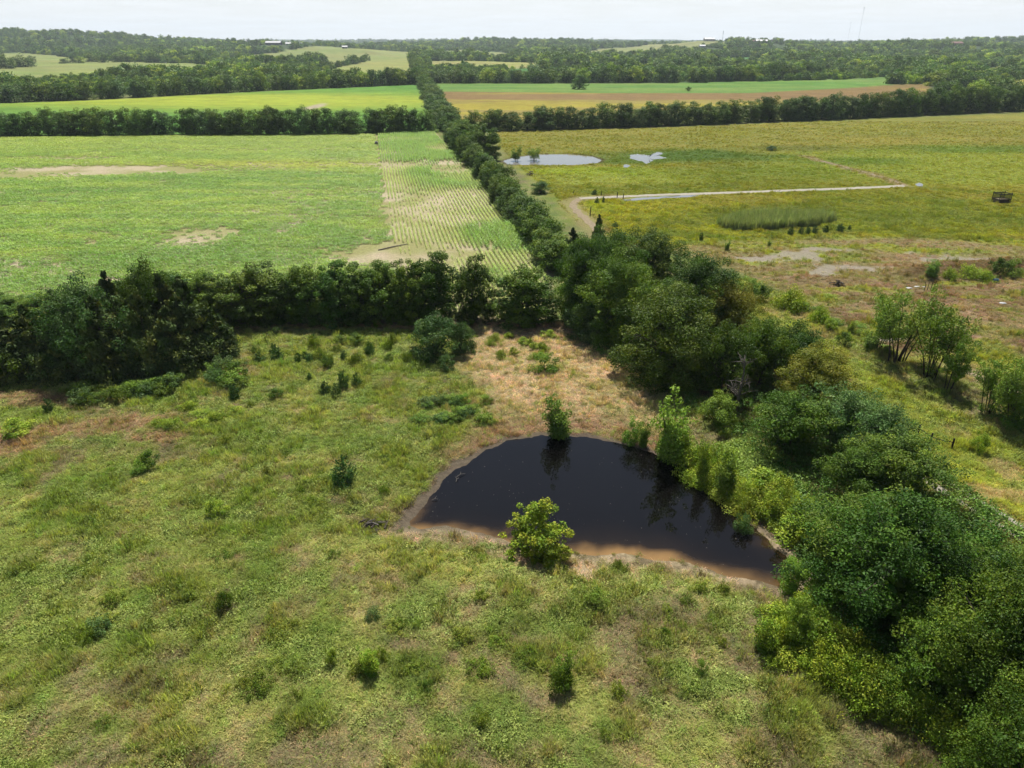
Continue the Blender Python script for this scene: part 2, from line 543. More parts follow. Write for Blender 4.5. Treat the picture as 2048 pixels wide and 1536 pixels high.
# fields and clearings in the far country (everything else far out is woodland)
FARFIELDS = [
    (P([(-300, 190), (0, 168), (140, 162), (300, 152), (420, 150), (450, 138), (400, 127), (330, 126), (230, 122), (180, 118), (100, 112), (40, 110), (-300, 122)]), C(150, 162, 92)),
    (P([(420, 122), (500, 112), (640, 106), (690, 108), (640, 124), (520, 126)]), C(148, 158, 92)),
    (P([(590, 160), (640, 142), (700, 130), (760, 112), (822, 107), (828, 130), (838, 150), (830, 162), (700, 165)]), C(158, 166, 92)),
    (P([(640, 106), (760, 103), (822, 105), (826, 115), (740, 120), (650, 140), (640, 128)]), C(150, 160, 95)),
    (P([(850, 122), (960, 122), (1080, 126), (1110, 132), (1000, 140), (860, 138)]), C(168, 168, 100)),
    (P([(830, 106), (920, 102), (1010, 106), (1040, 113), (1000, 118), (850, 112)]), C(150, 158, 96)),
    (P([(1000, 140), (1110, 132), (1260, 134), (1500, 114), (1530, 118), (1560, 124), (1480, 126), (1330, 140), (1180, 146), (1020, 150)]), C(74, 128, 52)),
    (P([(1100, 112), (1180, 104), (1300, 97), (1440, 96), (1480, 101), (1400, 108), (1200, 114)]), C(150, 156, 92)),
    (P([(1500, 92), (1560, 90), (1640, 92), (1600, 97), (1520, 98)]), C(160, 168, 100)),
    (P([(1850, 92), (1880, 86), (1950, 88), (2000, 94), (1940, 97), (1880, 96)]), C(160, 168, 96)),
    (P([(1925, 142), (2000, 132), (2060, 126), (2400, 120), (2400, 140), (2048, 140), (2000, 150)]), C(160, 164, 86)),
    (P([(1980, 162), (2048, 158), (2400, 150), (2400, 176), (2048, 172)]), C(168, 165, 70)),
    (P([(1650, 146), (1690, 138), (1690, 150), (1655, 156)]), C(84, 128, 58)),
    (P([(530, 99), (560, 97), (690, 96), (700, 102), (560, 104)]), C(150, 158, 100)),
]


def streak(x, y, sx, sy, seed, octv=4):
    return fbm(x / sx, y / sy, 1.0, seed, octv)


def ground_color(x, y):
    """colour of the cover at ground points, and how bare the soil is there."""
    n = len(x)
    r = np.hypot(x, y)
    wx = (fbm(x, y, 7, 71, 3) - 0.5) * 5
    wy = (fbm(x, y, 7, 77, 3) - 0.5) * 5
    X, Y = x + wx, y + wy
    n6 = fbm(x, y, 6, 31, 4); n2 = fbm(x, y, 1.8, 35, 3); n20 = fbm(x, y, 22, 39, 3)
    col = np.zeros((n, 3)); bare = np.zeros(n)

    def mix(c, m):
        nonlocal col
        m = np.clip(m, 0, 1)[:, None]
        col = col + (np.asarray(c) - col) * m

    # near meadow: green grass and weeds through last year's straw
    f1, f2, f3 = fbm(x, y, 1.5, 41, 3), fbm(x, y, 2.6, 45, 3), fbm(x, y, 3.4, 49, 3)
    bottom = smooth(62, 40, y) * smooth(-20, 4, x)
    left = smooth(-4, -30, x)
    col[:] = C(122, 136, 66)
    mix(C(144, 154, 86), 0.8 * smooth(0.45, 0.65, n6))
    mix(C(158, 146, 104), 0.75 * smooth(0.44, 0.70, 0.6 * f1 + 0.25 * n6 + 0.15 * n20 + 0.04 * bottom - 0.03 * left))
    mix(C(122, 112, 86), 0.7 * smooth(0.46, 0.68, 0.65 * f2 + 0.35 * n20 + 0.07 * bottom - 0.05 * left))
    mix(C(98, 124, 50), 0.75 * smooth(0.52, 0.68, 0.7 * f3 + 0.3 * n6 + 0.03 * left))
    # dry straw clearing at the corner of the hedges
    m = smooth(-2.5, 2.5, poly_sd(X, Y, DRY))
    mix(lerp(C(186, 168, 130), C(160, 154, 100), (smooth(0.48, 0.7, n6) * 0.8)[:, None]), m * 0.95)
    # dead growth on the far rim of the pond
    sd = pond_sd(x, y)
    mix(C(146, 120, 92), smooth(-4.5, -1.5, sd + 2 * (n2 - 0.5)) * smooth(60, 66, y) * 0.75)
    for (px, py, rx, ry) in ((225, 855, 9, 2.5), (60, 800, 9, 2), (470, 745, 3, 2), (760, 650, 30, 2), (310, 880, 4, 1.4), (20, 880, 4, 3)):
        cx, cy = flat(px, py)
        d = np.hypot((X - cx) / rx, (Y - cy) / ry)
        mix(C(154, 128, 98), smooth(1.3, 0.5, d + (n2 - 0.5)) * 0.75)
    # cropped sward on the camera side of the pond
    m = smooth(-2, 2, poly_sd(X, Y, LIGHTLAWN))
    mix(lerp(C(146, 152, 84), C(160, 146, 106), smooth(0.55, 0.75, n2)[:, None]), m * 0.85)
    bare = np.maximum(bare, m * 0.45)
    # olive-brown litter under the trees and green bank
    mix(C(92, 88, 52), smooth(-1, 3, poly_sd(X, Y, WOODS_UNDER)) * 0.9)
    mix(C(120, 142, 58), smooth(-1, 2, poly_sd(X, Y, BANK)) * 0.8)
    # grass lane right of the big hedge
    m = smooth(-2, 2, poly_sd(X, Y, STRIP))
    lane = lerp(C(138, 152, 62), C(158, 168, 66), smooth(0.45, 0.7, n6)[:, None])
    lane = lane + (C(166, 150, 104) - lane) * (0.75 * smooth(0.52, 0.7, fbm(x, y, 4, 57, 4)))[:, None]
    mix(lane, m)
    # scrub land
    sdS = poly_sd(X, Y, SCRUB)
    m = smooth(-3, 3, sdS)
    s1 = streak(x, y, 16, 5, 61); s2 = streak(x, y, 7, 3, 65)
    scr = lerp(C(150, 138, 94), C(140, 148, 66), smooth(0.40, 0.62, s1)[:, None])
    scr = scr + (C(166, 144, 112) - scr) * (smooth(0.5, 0.66, s2) * smooth(190, 120, y))[:, None] * 0.9
    scr = scr + (C(138, 114, 86) - scr) * (smooth(0.4, 0.62, streak(x, y, 11, 6, 69)) * smooth(135, 112, y))[:, None] * 0.9
    scr = scr + (C(150, 160, 60) - scr) * (smooth(0.56, 0.68, streak(x, y, 9, 3.5, 73)))[:, None] * 0.8
    mix(scr, m)
    for (px, py, rx, ry) in ((1590, 511, 7, 3.2), (1715, 537, 10, 2.4), (1910, 517, 6.5, 3.6), (1520, 517, 5, 2), (1660, 500, 4, 1.6), (1640, 545, 3.5, 1.6), (1780, 680, 3, 1.0)):
        cx, cy = flat(px, py)
        d = np.hypot((X - cx) / rx, (Y - cy) / ry)
        b = smooth(1.2, 0.7, d + 1.5 * (n2 - 0.5) + 1.2 * (streak(x, y, 5, 1.6, 191, 3) - 0.5)) * 0.9
        mix(C(170, 160, 142), b)
        bare = np.maximum(bare, b)
    # hay pasture
    sdP = poly_sd(X, Y, PASTURE)
    m = smooth(-3, 3, sdP)
    p1 = streak(x, y, 45, 26, 81); p2 = streak(x, y, 12, 7, 85); p3 = streak(x, y, 4, 3, 89, 3)
    pas = lerp(C(128, 136, 44), C(152, 148, 56), smooth(0.35, 0.65, p1)[:, None])
    pas = pas + (C(108, 130, 42) - pas) * (smooth(0.5, 0.7, p2) * 0.7)[:, None]
    pas = pas + (C(152, 150, 74) - pas) * (smooth(190, 330, y) * (0.35 + 0.3 * p2))[:, None]
    pas = pas + (C(160, 166, 40) - pas) * (smooth(0.48, 0.66, p3) * smooth(220, 150, y) * 0.7)[:, None]
    mix(pas, m)

    def blob(px, py, rx, ry, c, k, soft=0.6, nz=0.7):
        cx, cy = flat(px, py)
        d = np.hypot((x - cx) / rx, (y - cy) / ry)
        mm = smooth(1 + soft, 1 - soft, d + nz * (p2 - 0.5) * 2) * k * m
        mix(c, mm)
    blob(1880, 330, 62, 36, C(146, 160, 66), 0.85, 0.25, 0.3)
    blob(1700, 322, 18, 9, C(96, 128, 38), 0.7)
    blob(1390, 312, 32, 16, C(82, 116, 44), 0.9)
    blob(1250, 318, 14, 10, C(96, 124, 48), 0.7)
    blob(1230, 355, 28, 12, C(158, 172, 76), 0.8)
    blob(1190, 342, 26, 7, C(150, 172, 52), 0.7)
    blob(1500, 345, 36, 14, C(112, 134, 42), 0.6)
    blob(1990, 298, 36, 11, C(104, 134, 50), 0.8)
    blob(1560, 430, 34, 9, C(112, 130, 52), 0.7)
    blob(1840, 440, 44, 12, C(116, 134, 44), 0.6)
    blob(1600, 296, 20, 7, C(108, 118, 62), 0.6)
    blob(1240, 418, 20, 13, C(166, 168, 44), 0.6)
    blob(1160, 415, 9, 9, C(150, 170, 50), 0.6)
    mix(C(156, 140, 100), smooth(3.2, 1.2, line_d(X, Y, TRACK3)) * 0.7)
    mix(C(164, 148, 110), smooth(4.5, 1.5, line_d(x + 0.3 * wx, y + 0.3 * wy, TRACK2[:6])) * 0.6)
    # corn and beans on pale soil
    sdC = poly_sd(x, y, CROP)
    m = smooth(-0.6, 0.6, sdC)
    mix(lerp(C(172, 170, 112), C(208, 194, 160), smooth(0.4, 0.7, fbm(x, y, 12, 93, 4))[:, None]), m)
    # second crop field
    m = smooth(-3, 3, poly_sd(x, y, CROP2))
    c2 = lerp(C(110, 160, 62), C(92, 148, 54), smooth(0.4, 0.65, streak(x, y, 60, 16, 97))[:, None])
    yel = np.exp(-(((x + 170) / 150) ** 2 + ((y - 520) / 62) ** 2))
    c2 = c2 + (C(176, 190, 64) - c2) * np.clip(yel * 1.5 * (0.5 + streak(x, y, 50, 8, 99)), 0, 0.95)[:, None]
    cx, cy = flat(630, 213)
    c2 = c2 + (C(198, 186, 156) - c2) * smooth(1.3, 0.6, np.hypot((x - cx) / 5, (y - cy) / 24) + 0.8 * (n20 - .5))[:, None]
    mix(c2, m)
    mix(C(128, 158, 78), smooth(-1, 2, poly_sd(x, y, P([(838, 172), (845, 172), (884, 262), (866, 264)]))))
    # yellow and brown stubble, then green strip
    m = smooth(-4, 4, poly_sd(x, y, FY))
    fy = lerp(C(176, 164, 62), C(164, 150, 78), smooth(0.45, 0.6, streak(x, y, 90, 22, 101))[:, None])
    brn = smooth(0.40, 0.60, streak(x, y, 120, 26, 105) + 0.4 * (smooth(470, 545, y) - 0.5))
    fy = fy + (C(146, 118, 76) - fy) * (0.9 * brn)[:, None]
    mix(fy, m)
    m = smooth(-4, 4, poly_sd(x, y, FG))
    mix(lerp(C(108, 150, 64), C(132, 162, 76), smooth(0.4, 0.65, streak(x, y, 120, 20, 107))[:, None]), m)
    # far country
    far = smooth(520, 640, r) * (1 - m)
    und = smooth(600, 700, r)
    inside_known = np.maximum(smooth(-4, 4, poly_sd(x, y, FY)), smooth(-4, 4, poly_sd(x, y, FG)))
    inside_known = np.maximum(inside_known, smooth(-4, 4, poly_sd(x, y, CROP2)))
    mix(C(70, 92, 48), und * (1 - inside_known))
    ff = fbm(x, y, 60, 111, 4)
    for poly, c in FARFIELDS:
        mm = smooth(-5, 5, poly_sd(x, y, poly))
        cc = lerp(c, c * np.array([1.12, 1.02, 1.0]), smooth(0.4, 0.65, ff)[:, None])
        mix(cc, mm)
    # unevenness of the cover that grows coarser with distance
    k1 = smooth(250, 420, r) * (1 - smooth(620, 800, r)); k2 = smooth(620, 800, r)
    v1 = 0.6 * streak(x, y, 14, 6, 181, 4) + 0.4 * streak(x, y, 3.5, 3, 183, 3)
    v2 = 0.6 * streak(x, y, 60, 40, 185, 4) + 0.4 * streak(x, y, 16, 20, 187, 3)
    col = col * (1 + k1 * 0.9 * (v1 - 0.5) + k2 * 0.8 * (v2 - 0.5))[:, None]
    col = lerp(col, col * np.array([0.86, 1.0, 0.8]), (k2 * smooth(0.5, 0.65, streak(x, y, 90, 50, 189, 4)) * 0.8)[:, None])
    # mud round the pond, gravel shore on the camera side
    e = fbm(x, y, 1.4, 115, 4)
    west = 0.5 + 0.9 * smooth(2, -12, x) + 0.9 * smooth(14, 24, x)
    mix(C(116, 104, 88), smooth(-1.1 * 1, -0.4, (sd + 1.4 * (e - 0.5)) / west))
    bare = np.maximum(bare, smooth(-0.9, -0.3, (sd + 1.4 * (e - 0.5)) / west))
    mm = smooth(-0.6, 0.8, poly_sd(x, y, MUDBOTTOM) + 2.6 * (e - 0.5)) * 0.9
    mix(C(196, 176, 140), mm); bare = np.maximum(bare, mm)
    mm = smooth(-2.4, -0.7, sd + 3.4 * (e - 0.5)) * smooth(53, 50, y) * 0.85
    mix(lerp(C(188, 170, 136), C(134, 120, 92), smooth(0.45, 0.6, fbm(x, y, 0.7, 205, 3))[:, None]), mm); bare = np.maximum(bare, mm)
    mix(C(64, 50, 36), smooth(0.3, 1.0, sd))
    # far pond rim
    mix(C(92, 84, 56), smooth(-2.0, -0.4, poly_sd(x, y, FPOND) + (n2 - .5)) * 0.9)
    # bank of bare earth
    db = line_d(x, y, BERM)
    mix(C(120, 98, 66), smooth(4, 1.5, db + 2 * (n2 - .5)) * 0.8)
    # wheel tracks wear the grass away
    for t in (TRACK, TRACK4):
        d = line_d(x, y, t)
        bare = np.maximum(bare, smooth(1.9, 1.3, d))
        mix(C(150, 142, 92), smooth(2.6, 1.4, d) * 0.7)
    bare = np.maximum(bare, smooth(2.4, 1.6, line_d(x, y, TRACK2)))
    return np.clip(col, 0.004, 0.9), bare


rings = np.concatenate([np.array([0.0, 10, 20]), np.arange(26, 120, 0.45),
                        np.geomspace(120, 700, 215), np.geomspace(710, 13000, 135)])
ang = np.concatenate([np.arange(-180, -44, 4.0), np.arange(-44, 44.01, 0.18), np.arange(48, 180, 4.0)])
ang = np.radians(ang)
RR, AA = np.meshgrid(rings, ang, indexing='ij')
GX, GY = (RR * np.sin(AA)).ravel(), (RR * np.cos(AA)).ravel()
gcol, _ = ground_color(GX, GY)
gz = terrain(GX, GY)
na, nr = len(ang), len(rings)
ii, jj = np.meshgrid(np.arange(nr - 1), np.arange(na), indexing='ij')
j2 = (jj + 1) % na
gf = np.stack([ii * na + jj, ii * na + j2, (ii + 1) * na + j2, (ii + 1) * na + jj], -1).reshape(-1, 4)
gf = gf[:, ::-1]
M['ground'] = ground_mat()
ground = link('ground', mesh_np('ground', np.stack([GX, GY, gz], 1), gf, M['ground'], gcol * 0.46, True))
tag(ground, 'open farm country of meadow, crop fields, pasture and far woodland floor', kind='structure')


def refine(poly, step=0.5, jit=0.0, seed=1):
    out = []
    p = np.asarray(poly)
    for a, b in zip(p, np.roll(p, -1, axis=0)):
        k = max(1, int(np.hypot(*(b - a)) / step))
        for t in range(k):
            out.append(a + (b - a) * t / k)
    out = np.array(out)
    if jit:
        out = out + (np.stack([fbm(out[:, 0], out[:, 1], 3 * step, seed, 3), fbm(out[:, 0], out[:, 1], 3 * step, seed + 9, 3)], 1) - 0.5) * 2 * jit
    return out


# near pond: one sheet of murky water reaching a little under the banks
def water_sheet(name, poly, z, mat, step, grow, label, colfn=None):
    p = np.asarray(poly)
    x0, y0 = p.min(0) - grow; x1, y1 = p.max(0) + grow
    xs = np.arange(x0, x1 + step, step); ys = np.arange(y0, y1 + step, step)
    A, B = np.meshgrid(xs, ys, indexing='ij')
    f = A.ravel(), B.ravel()
    sd = poly_sd(f[0], f[1], p)
    keep = (sd > -grow)
    idx = -np.ones(len(sd), int); idx[keep] = np.arange(keep.sum())
    ny = len(ys)
    q = []
    i, j = np.meshgrid(np.arange(len(xs) - 1), np.arange(ny - 1), indexing='ij')
    quad = np.stack([i * ny + j, (i + 1) * ny + j, (i + 1) * ny + j + 1, i * ny + j + 1], -1).reshape(-1, 4)
    quad = idx[quad]; quad = quad[(quad >= 0).all(1)]
    v = np.stack([f[0][keep], f[1][keep], np.full(keep.sum(), z)], 1)
    col = colfn(f[0][keep], f[1][keep], sd[keep]) if colfn else None
    o = link(name, mesh_np(name, v, quad, mat, col, True))
    tag(o, label, kind='structure')
    return o


def pond_col(x, y, sd):
    south = (1 - 0.65 * smooth(12, 22, x)) * smooth(56, 49, y + 0.08 * (x - 5) + 3 * (fbm(x, y, 3, 121, 3) - 0.5))
    silt = smooth(1.9, -0.3, sd + 2.6 * (fbm(x, y, 2.2, 125, 4) - 0.5)) * south
    silt2 = smooth(5.0, 0.5, sd + 3.0 * (fbm(x, y, 4, 127, 4) - 0.5)) * south
    deep = np.tile(C(9, 8, 8), (len(x), 1))
    deep = lerp(deep, C(38, 29, 20), (silt2 * 0.6)[:, None])
    return lerp(deep, C(128, 100, 62), (silt * 0.9)[:, None])


water_sheet('pond_water', POND, POND_Z, water_mat('murky_pond_water', rough=0.03, ripple=0.012, rscale=1.2), 0.3, 1.2,
            'dark murky pond water with brown silt along one shore', pond_col)
M['far_water'] = water_mat('open_water', False, (0.17, 0.165, 0.15), 0.03, 0.004, 0.8)
water_sheet('far_pond_water', FPOND, -0.4, M['far_water'], 1.0, 3.0, 'pale round stock pond in the pasture')


PUDDLES = []


def puddle(name, pts, label, seed, jit=1.2, z=0.05):
    p = refine(P(pts, z), 0.8, jit, seed)
    PUDDLES.append(P(pts, z))
    c = p.mean(0)
    v = np.concatenate([[[c[0], c[1], 0]], np.c_[p, np.zeros(len(p))]])
    base = terrain(v[:, 0], v[:, 1])
    v[:, 2] = max(base.max(), 0) + z
    n = len(p)
    o = link(name, mesh_np(name, v, np.array([[0, 1 + i, 1 + (i + 1) % n] for i in range(n)]), M['far_water']))
    return tag(o, label, kind='structure')


puddle('puddle_water', [(1259, 310), (1275, 308), (1300, 311), (1316, 304), (1326, 306), (1318, 312), (1333, 316), (1306, 319), (1296, 328), (1282, 322), (1262, 317)],
       'ragged white puddle flooding the pasture beside the round pond', 5)
puddle('puddle_water', [(1246, 331), (1252, 328), (1260, 331), (1256, 335), (1248, 335)], 'small white puddle below the ragged flooded patch', 9, 0.6)
puddle('puddle_water', [(1830, 368), (1837, 365), (1846, 369), (1844, 373), (1834, 372)], 'small white puddle at the bend of the gravel road', 12, 0.5)
puddle('puddle_water', [(1243, 399), (1270, 396), (1310, 394), (1370, 391), (1400, 391), (1380, 394), (1320, 397), (1275, 401), (1250, 402)],
       'thin strip of standing water along the gravel road', 15, 0.8)


# worn tracks: draped strips just above the sod
def strip(name, line, width, mat, label, off=0.0, seed=3, step=0.5, jit=0.35, lift=0.035):
    pts = []
    for a, b in zip(line[:-1], line[1:]):
        a, b = np.array(a), np.array(b)
        k = max(1, int(np.hypot(*(b - a)) / step))
        pts += [a + (b - a) * t / k for t in range(k)]
    pts.append(np.array(line[-1])); pts = np.array(pts)
    for _ in range(30):
        pts[1:-1] = 0.25 * pts[:-2] + 0.5 * pts[1:-1] + 0.25 * pts[2:]
    d = np.gradient(pts, axis=0); d /= np.linalg.norm(d, axis=1)[:, None]
    nrm = np.stack([-d[:, 1], d[:, 0]], 1)
    L_ = pts + nrm * (off + width / 2 + jit * 2 * (fbm(pts[:, 0], pts[:, 1], 1.3, seed, 3) - 0.5))[:, None]
    R_ = pts + nrm * (off - width / 2 + jit * 2 * (fbm(pts[:, 0], pts[:, 1], 1.3, seed + 7, 3) - 0.5))[:, None]
    M_ = pts + nrm * off
    v = np.concatenate([L_, M_, R_])
    n = len(pts)
    z = terrain(v[:, 0], v[:, 1]) + lift
    f = []
    for i in range(n - 1):
        f += [[i, i + 1, n + i + 1, n + i], [n + i, n + i + 1, 2 * n + i + 1, 2 * n + i]]
    o = link(name, mesh_np(name, np.c_[v, z], np.array(f)[:, ::-1], mat, None, True))
    return tag(o, label, kind='structure')


strip('track_rut', TRACK, 0.75, M['gravel'], 'pale wheel rut of the farm track nearer the trees', 0.85, 3, 0.4, 0.3)
strip('track_rut', TRACK, 0.55, M['gravel'], 'pale wheel rut of the farm track nearer the open lane', -0.85, 6, 0.4, 0.3)
strip('gravel_road', TRACK2[4:], 2.6, M['gravel'], 'straight pale gravel road crossing the pasture', 0, 11, 1.0, 0.5, 0.05)
strip('dirt_track', TRACK2[:5], 1.8, M['dirt'], 'short tan dirt track leading from the hedge to the gravel road', 0, 13, 1.0, 0.6, 0.045)
strip('dirt_track', TRACK3, 1.5, M['dirt'], 'worn dirt path bending away behind the gravel road', 0, 17, 1.0, 0.9, 0.045)
strip('dirt_track', TRACK4, 0.8, M['dirt'], 'pale dirt path behind the slender trees', 0, 19, 0.6, 0.4, 0.05)
# ------------------------------------------------------------------ foliage builders
def unit(v):
    return v / np.maximum(np.linalg.norm(v, axis=1, keepdims=True), 1e-9)


def leaf_cards(rng, pos, nrm, size, col, aspect=0.55, along=None):
    """one folded-diamond leaf spray for every position."""
    n = len(pos)
    t = rng.normal(size=(n, 3)) if along is None else along + 0.35 * rng.normal(size=(n, 3))
    nrm = unit(nrm)
    t = unit(t - nrm * (t * nrm).sum(1, keepdims=True))
    b = np.cross(nrm, t)
    L_ = size[:, None]; Wd = L_ * aspect
    v = np.empty((n, 4, 3))
    v[:, 0] = pos - t * L_ * 0.5
    v[:, 1] = pos + b * Wd * 0.5 + nrm * L_ * 0.08
    v[:, 2] = pos + t * L_ * 0.5
    v[:, 3] = pos - b * Wd * 0.5 - nrm * L_ * 0.08
    f = np.arange(n * 4).reshape(n, 4)
    return v.reshape(-1, 3), f, np.repeat(col, 4, axis=0)


GREENS = [C(88, 120, 50), C(72, 106, 42), C(104, 132, 56), C(64, 96, 44)]


def crown_points(rng, H, R, cb, n_clump, skirt=0.5, lump=0.22, clump_r=(0.17, 0.30), squash=0.8):
    """uneven crown: leaf clumps spread over the shell and through the inside of a lumpy volume."""
    tm = lerp(0.55, 0.42, skirt) * (1 - cb) + cb
    up = rng.random(n_clump) < lerp(0.68, 0.5, skirt)
    az = rng.random(n_clump) * 6.283
    cz = rng.random(n_clump)
    hz = np.sqrt(np.maximum(1 - cz ** 2, 0))
    tl = rng.random(n_clump)
    low_r = lerp(np.sqrt(np.maximum(1 - tl ** 2, 0)), 1 - (0.22 - 0.12 * skirt) * tl ** 2, skirt)
    rad = np.where(up, hz, low_r)
    z = np.where(up, tm + (1 - tm) * cz * 0.97, tm - (tm - cb) * tl) * H
    ph = rng.random(6) * 6.28
    lum = 1 + lump * (np.sin(2 * az + ph[0]) * 0.45 + np.sin(3 * az + ph[1] + 6 * z / H) * 0.45 + np.sin(5 * az + ph[2] - 9 * z / H) * 0.4)
    lum = lum + lump * 0.45 * rng.normal(size=n_clump)
    shell = rng.random(n_clump) < 0.76
    s = np.where(shell, rng.uniform(0.8, 1.0, n_clump), rng.uniform(0.2, 0.8, n_clump))
    rr = R * rad * s * lum
    z = np.where(up, tm * H + (z - tm * H) * np.where(shell, 1, 0.9) * (0.5 + 0.5 * lum), z)
    rc = R * rng.uniform(*clump_r, n_clump)
    p = np.stack([np.cos(az) * rr, np.sin(az) * rr, z - rc * 0.5], 1)
    p[:, 2] = np.maximum(p[:, 2], rc * 0.45)
    return p, rc


LEAFK = np.array([0.90, 0.80, 0.54])      # reflectance of leaves against their colour in the sun


def crown_leaves(rng, p, rc, n_leaf, size, greens, jit=0.16, squash=0.78, aspect=0.55, up=0.55, flat_out=False):
    w = rc ** 2; w = w / w.sum()
    k = rng.choice(len(p), n_leaf, p=w)
    v = unit(rng.normal(size=(n_leaf, 3)))
    rad = rc[k] * (0.45 + 0.55 * np.sqrt(rng.random(n_leaf))) * rng.uniform(0.85, 1.2, n_leaf)
    pos = p[k] + v * rad[:, None] * np.array([1, 1, squash])
    pos[:, 2] = np.maximum(pos[:, 2], 0.04)
    nr = unit(0.75 * v + np.array([0, 0, up]) + 0.55 * rng.normal(size=(n_leaf, 3)))
    g = np.array(greens) * LEAFK
    gc = g[rng.integers(0, len(g), len(p))] * rng.uniform(0.86, 1.16, (len(p), 1))
    col = gc[k] * rng.uniform(1 - jit, 1 + jit, (n_leaf, 1)) * (1 + 0.06 * rng.normal(size=(n_leaf, 3)))
    sz = size * rng.uniform(0.6, 1.35, n_leaf)
    return leaf_cards(rng, pos, nr, sz, np.clip(col, 0.005, 0.8), aspect)


def limbs(rng, H, R, p, trunk_h, r0, n_limb, lean=0.06, stems=1):
    """tapered trunk (or stems) and the limbs that carry the clumps."""
    t_mb, l_mb = MB(), MB()
    tops = []
    for s in range(stems):
        a = rng.random() * 6.28
        off = (0.25 * R * rng.random() if stems > 1 else 0)
        base = np.array([math.cos(a) * off * 0.4, math.sin(a) * off * 0.4, -0.3])
        spread = R * (0.45 if stems > 1 else lean)
        pts, rad = [], []
        for i in range(6):
            t = i / 5
            pts.append(base + np.array([math.cos(a) * spread * t ** 1.3, math.sin(a) * spread * t ** 1.3, trunk_h * t + 0.3 * t]) + rng.normal(size=3) * 0.05 * R * 0.3 * t)
            rad.append(r0 * (1.25 if i == 0 else 1) * (1 - 0.72 * t) / (1 if stems == 1 else 1.5))
        t_mb.tube(pts, rad, 7)
        tops.append(pts)
    order = rng.permutation(len(p))[:n_limb]
    for j in order:
        st = tops[rng.integers(0, len(tops))]
        t = rng.uniform(0.35, 1.0)
        q = np.array(st[min(5, int(t * 5))])
        c = p[j]
        mid = (q + c) / 2 + np.array([0, 0, 0.08 * R]) + rng.normal(size=3) * 0.06 * R
        l_mb.tube([q, mid, c], [r0 * 0.30, r0 * 0.17, r0 * 0.05], 5)
    return t_mb, l_mb


def inner_occluders(rng, p, rc, H, R, v, f, c, greens, n_in):
    """larger sprays added inside the crown to stop the sun and darken its shaded side."""
    q = p * np.array([0.56, 0.56, 1.0]); q[:, 2] = 0.46 * H + (p[:, 2] - 0.46 * H) * 0.70 - 0.03 * H
    q[:, 2] = np.maximum(q[:, 2], 0.05 * H)
    vi, fi, ci = crown_leaves(rng, q, rc * 1.15, int(n_in * 1.5), 0.115 * R, greens, 0.15, 0.9, 0.8, 0.5)  # added sun-blocking sprays, mostly unseen behind the outer leaves
    return np.concatenate([v, vi]), np.concatenate([f, fi + len(v)]), np.concatenate([c, ci])


PROTO = {}


def tree_proto(key, seed, H, R, cb=0.08, n_clump=130, n_leaf=16000, size=0.25, greens=GREENS, skirt=0.7, lump=0.22, r0=0.22, n_limb=26,
               trunk_h=0.72, stems=1, mat='leaf', bark='bark', clump_r=(0.13, 0.25), jit=0.18, aspect=0.55, squash=0.78, n_in=1300):
    rng = np.random.default_rng(seed)
    p, rc = crown_points(rng, H, R, cb, n_clump, skirt, lump, clump_r)
    v, f, c = crown_leaves(rng, p, rc, n_leaf, size, greens, jit, squash, aspect)
    v, f, c = inner_occluders(rng, p, rc, H, R, v, f, c, greens, n_in)
    crown = mesh_np('crown', v, f, M[mat], c)
    t_mb, l_mb = limbs(rng, H, R, p, H * trunk_h, r0, n_limb, stems=stems)
    PROTO[key] = dict(H=H, R=R, parts=[('trunk', t_mb.mesh('trunk', M[bark], True)), ('limbs', l_mb.mesh('limbs', M[bark], True)), ('crown', crown)])


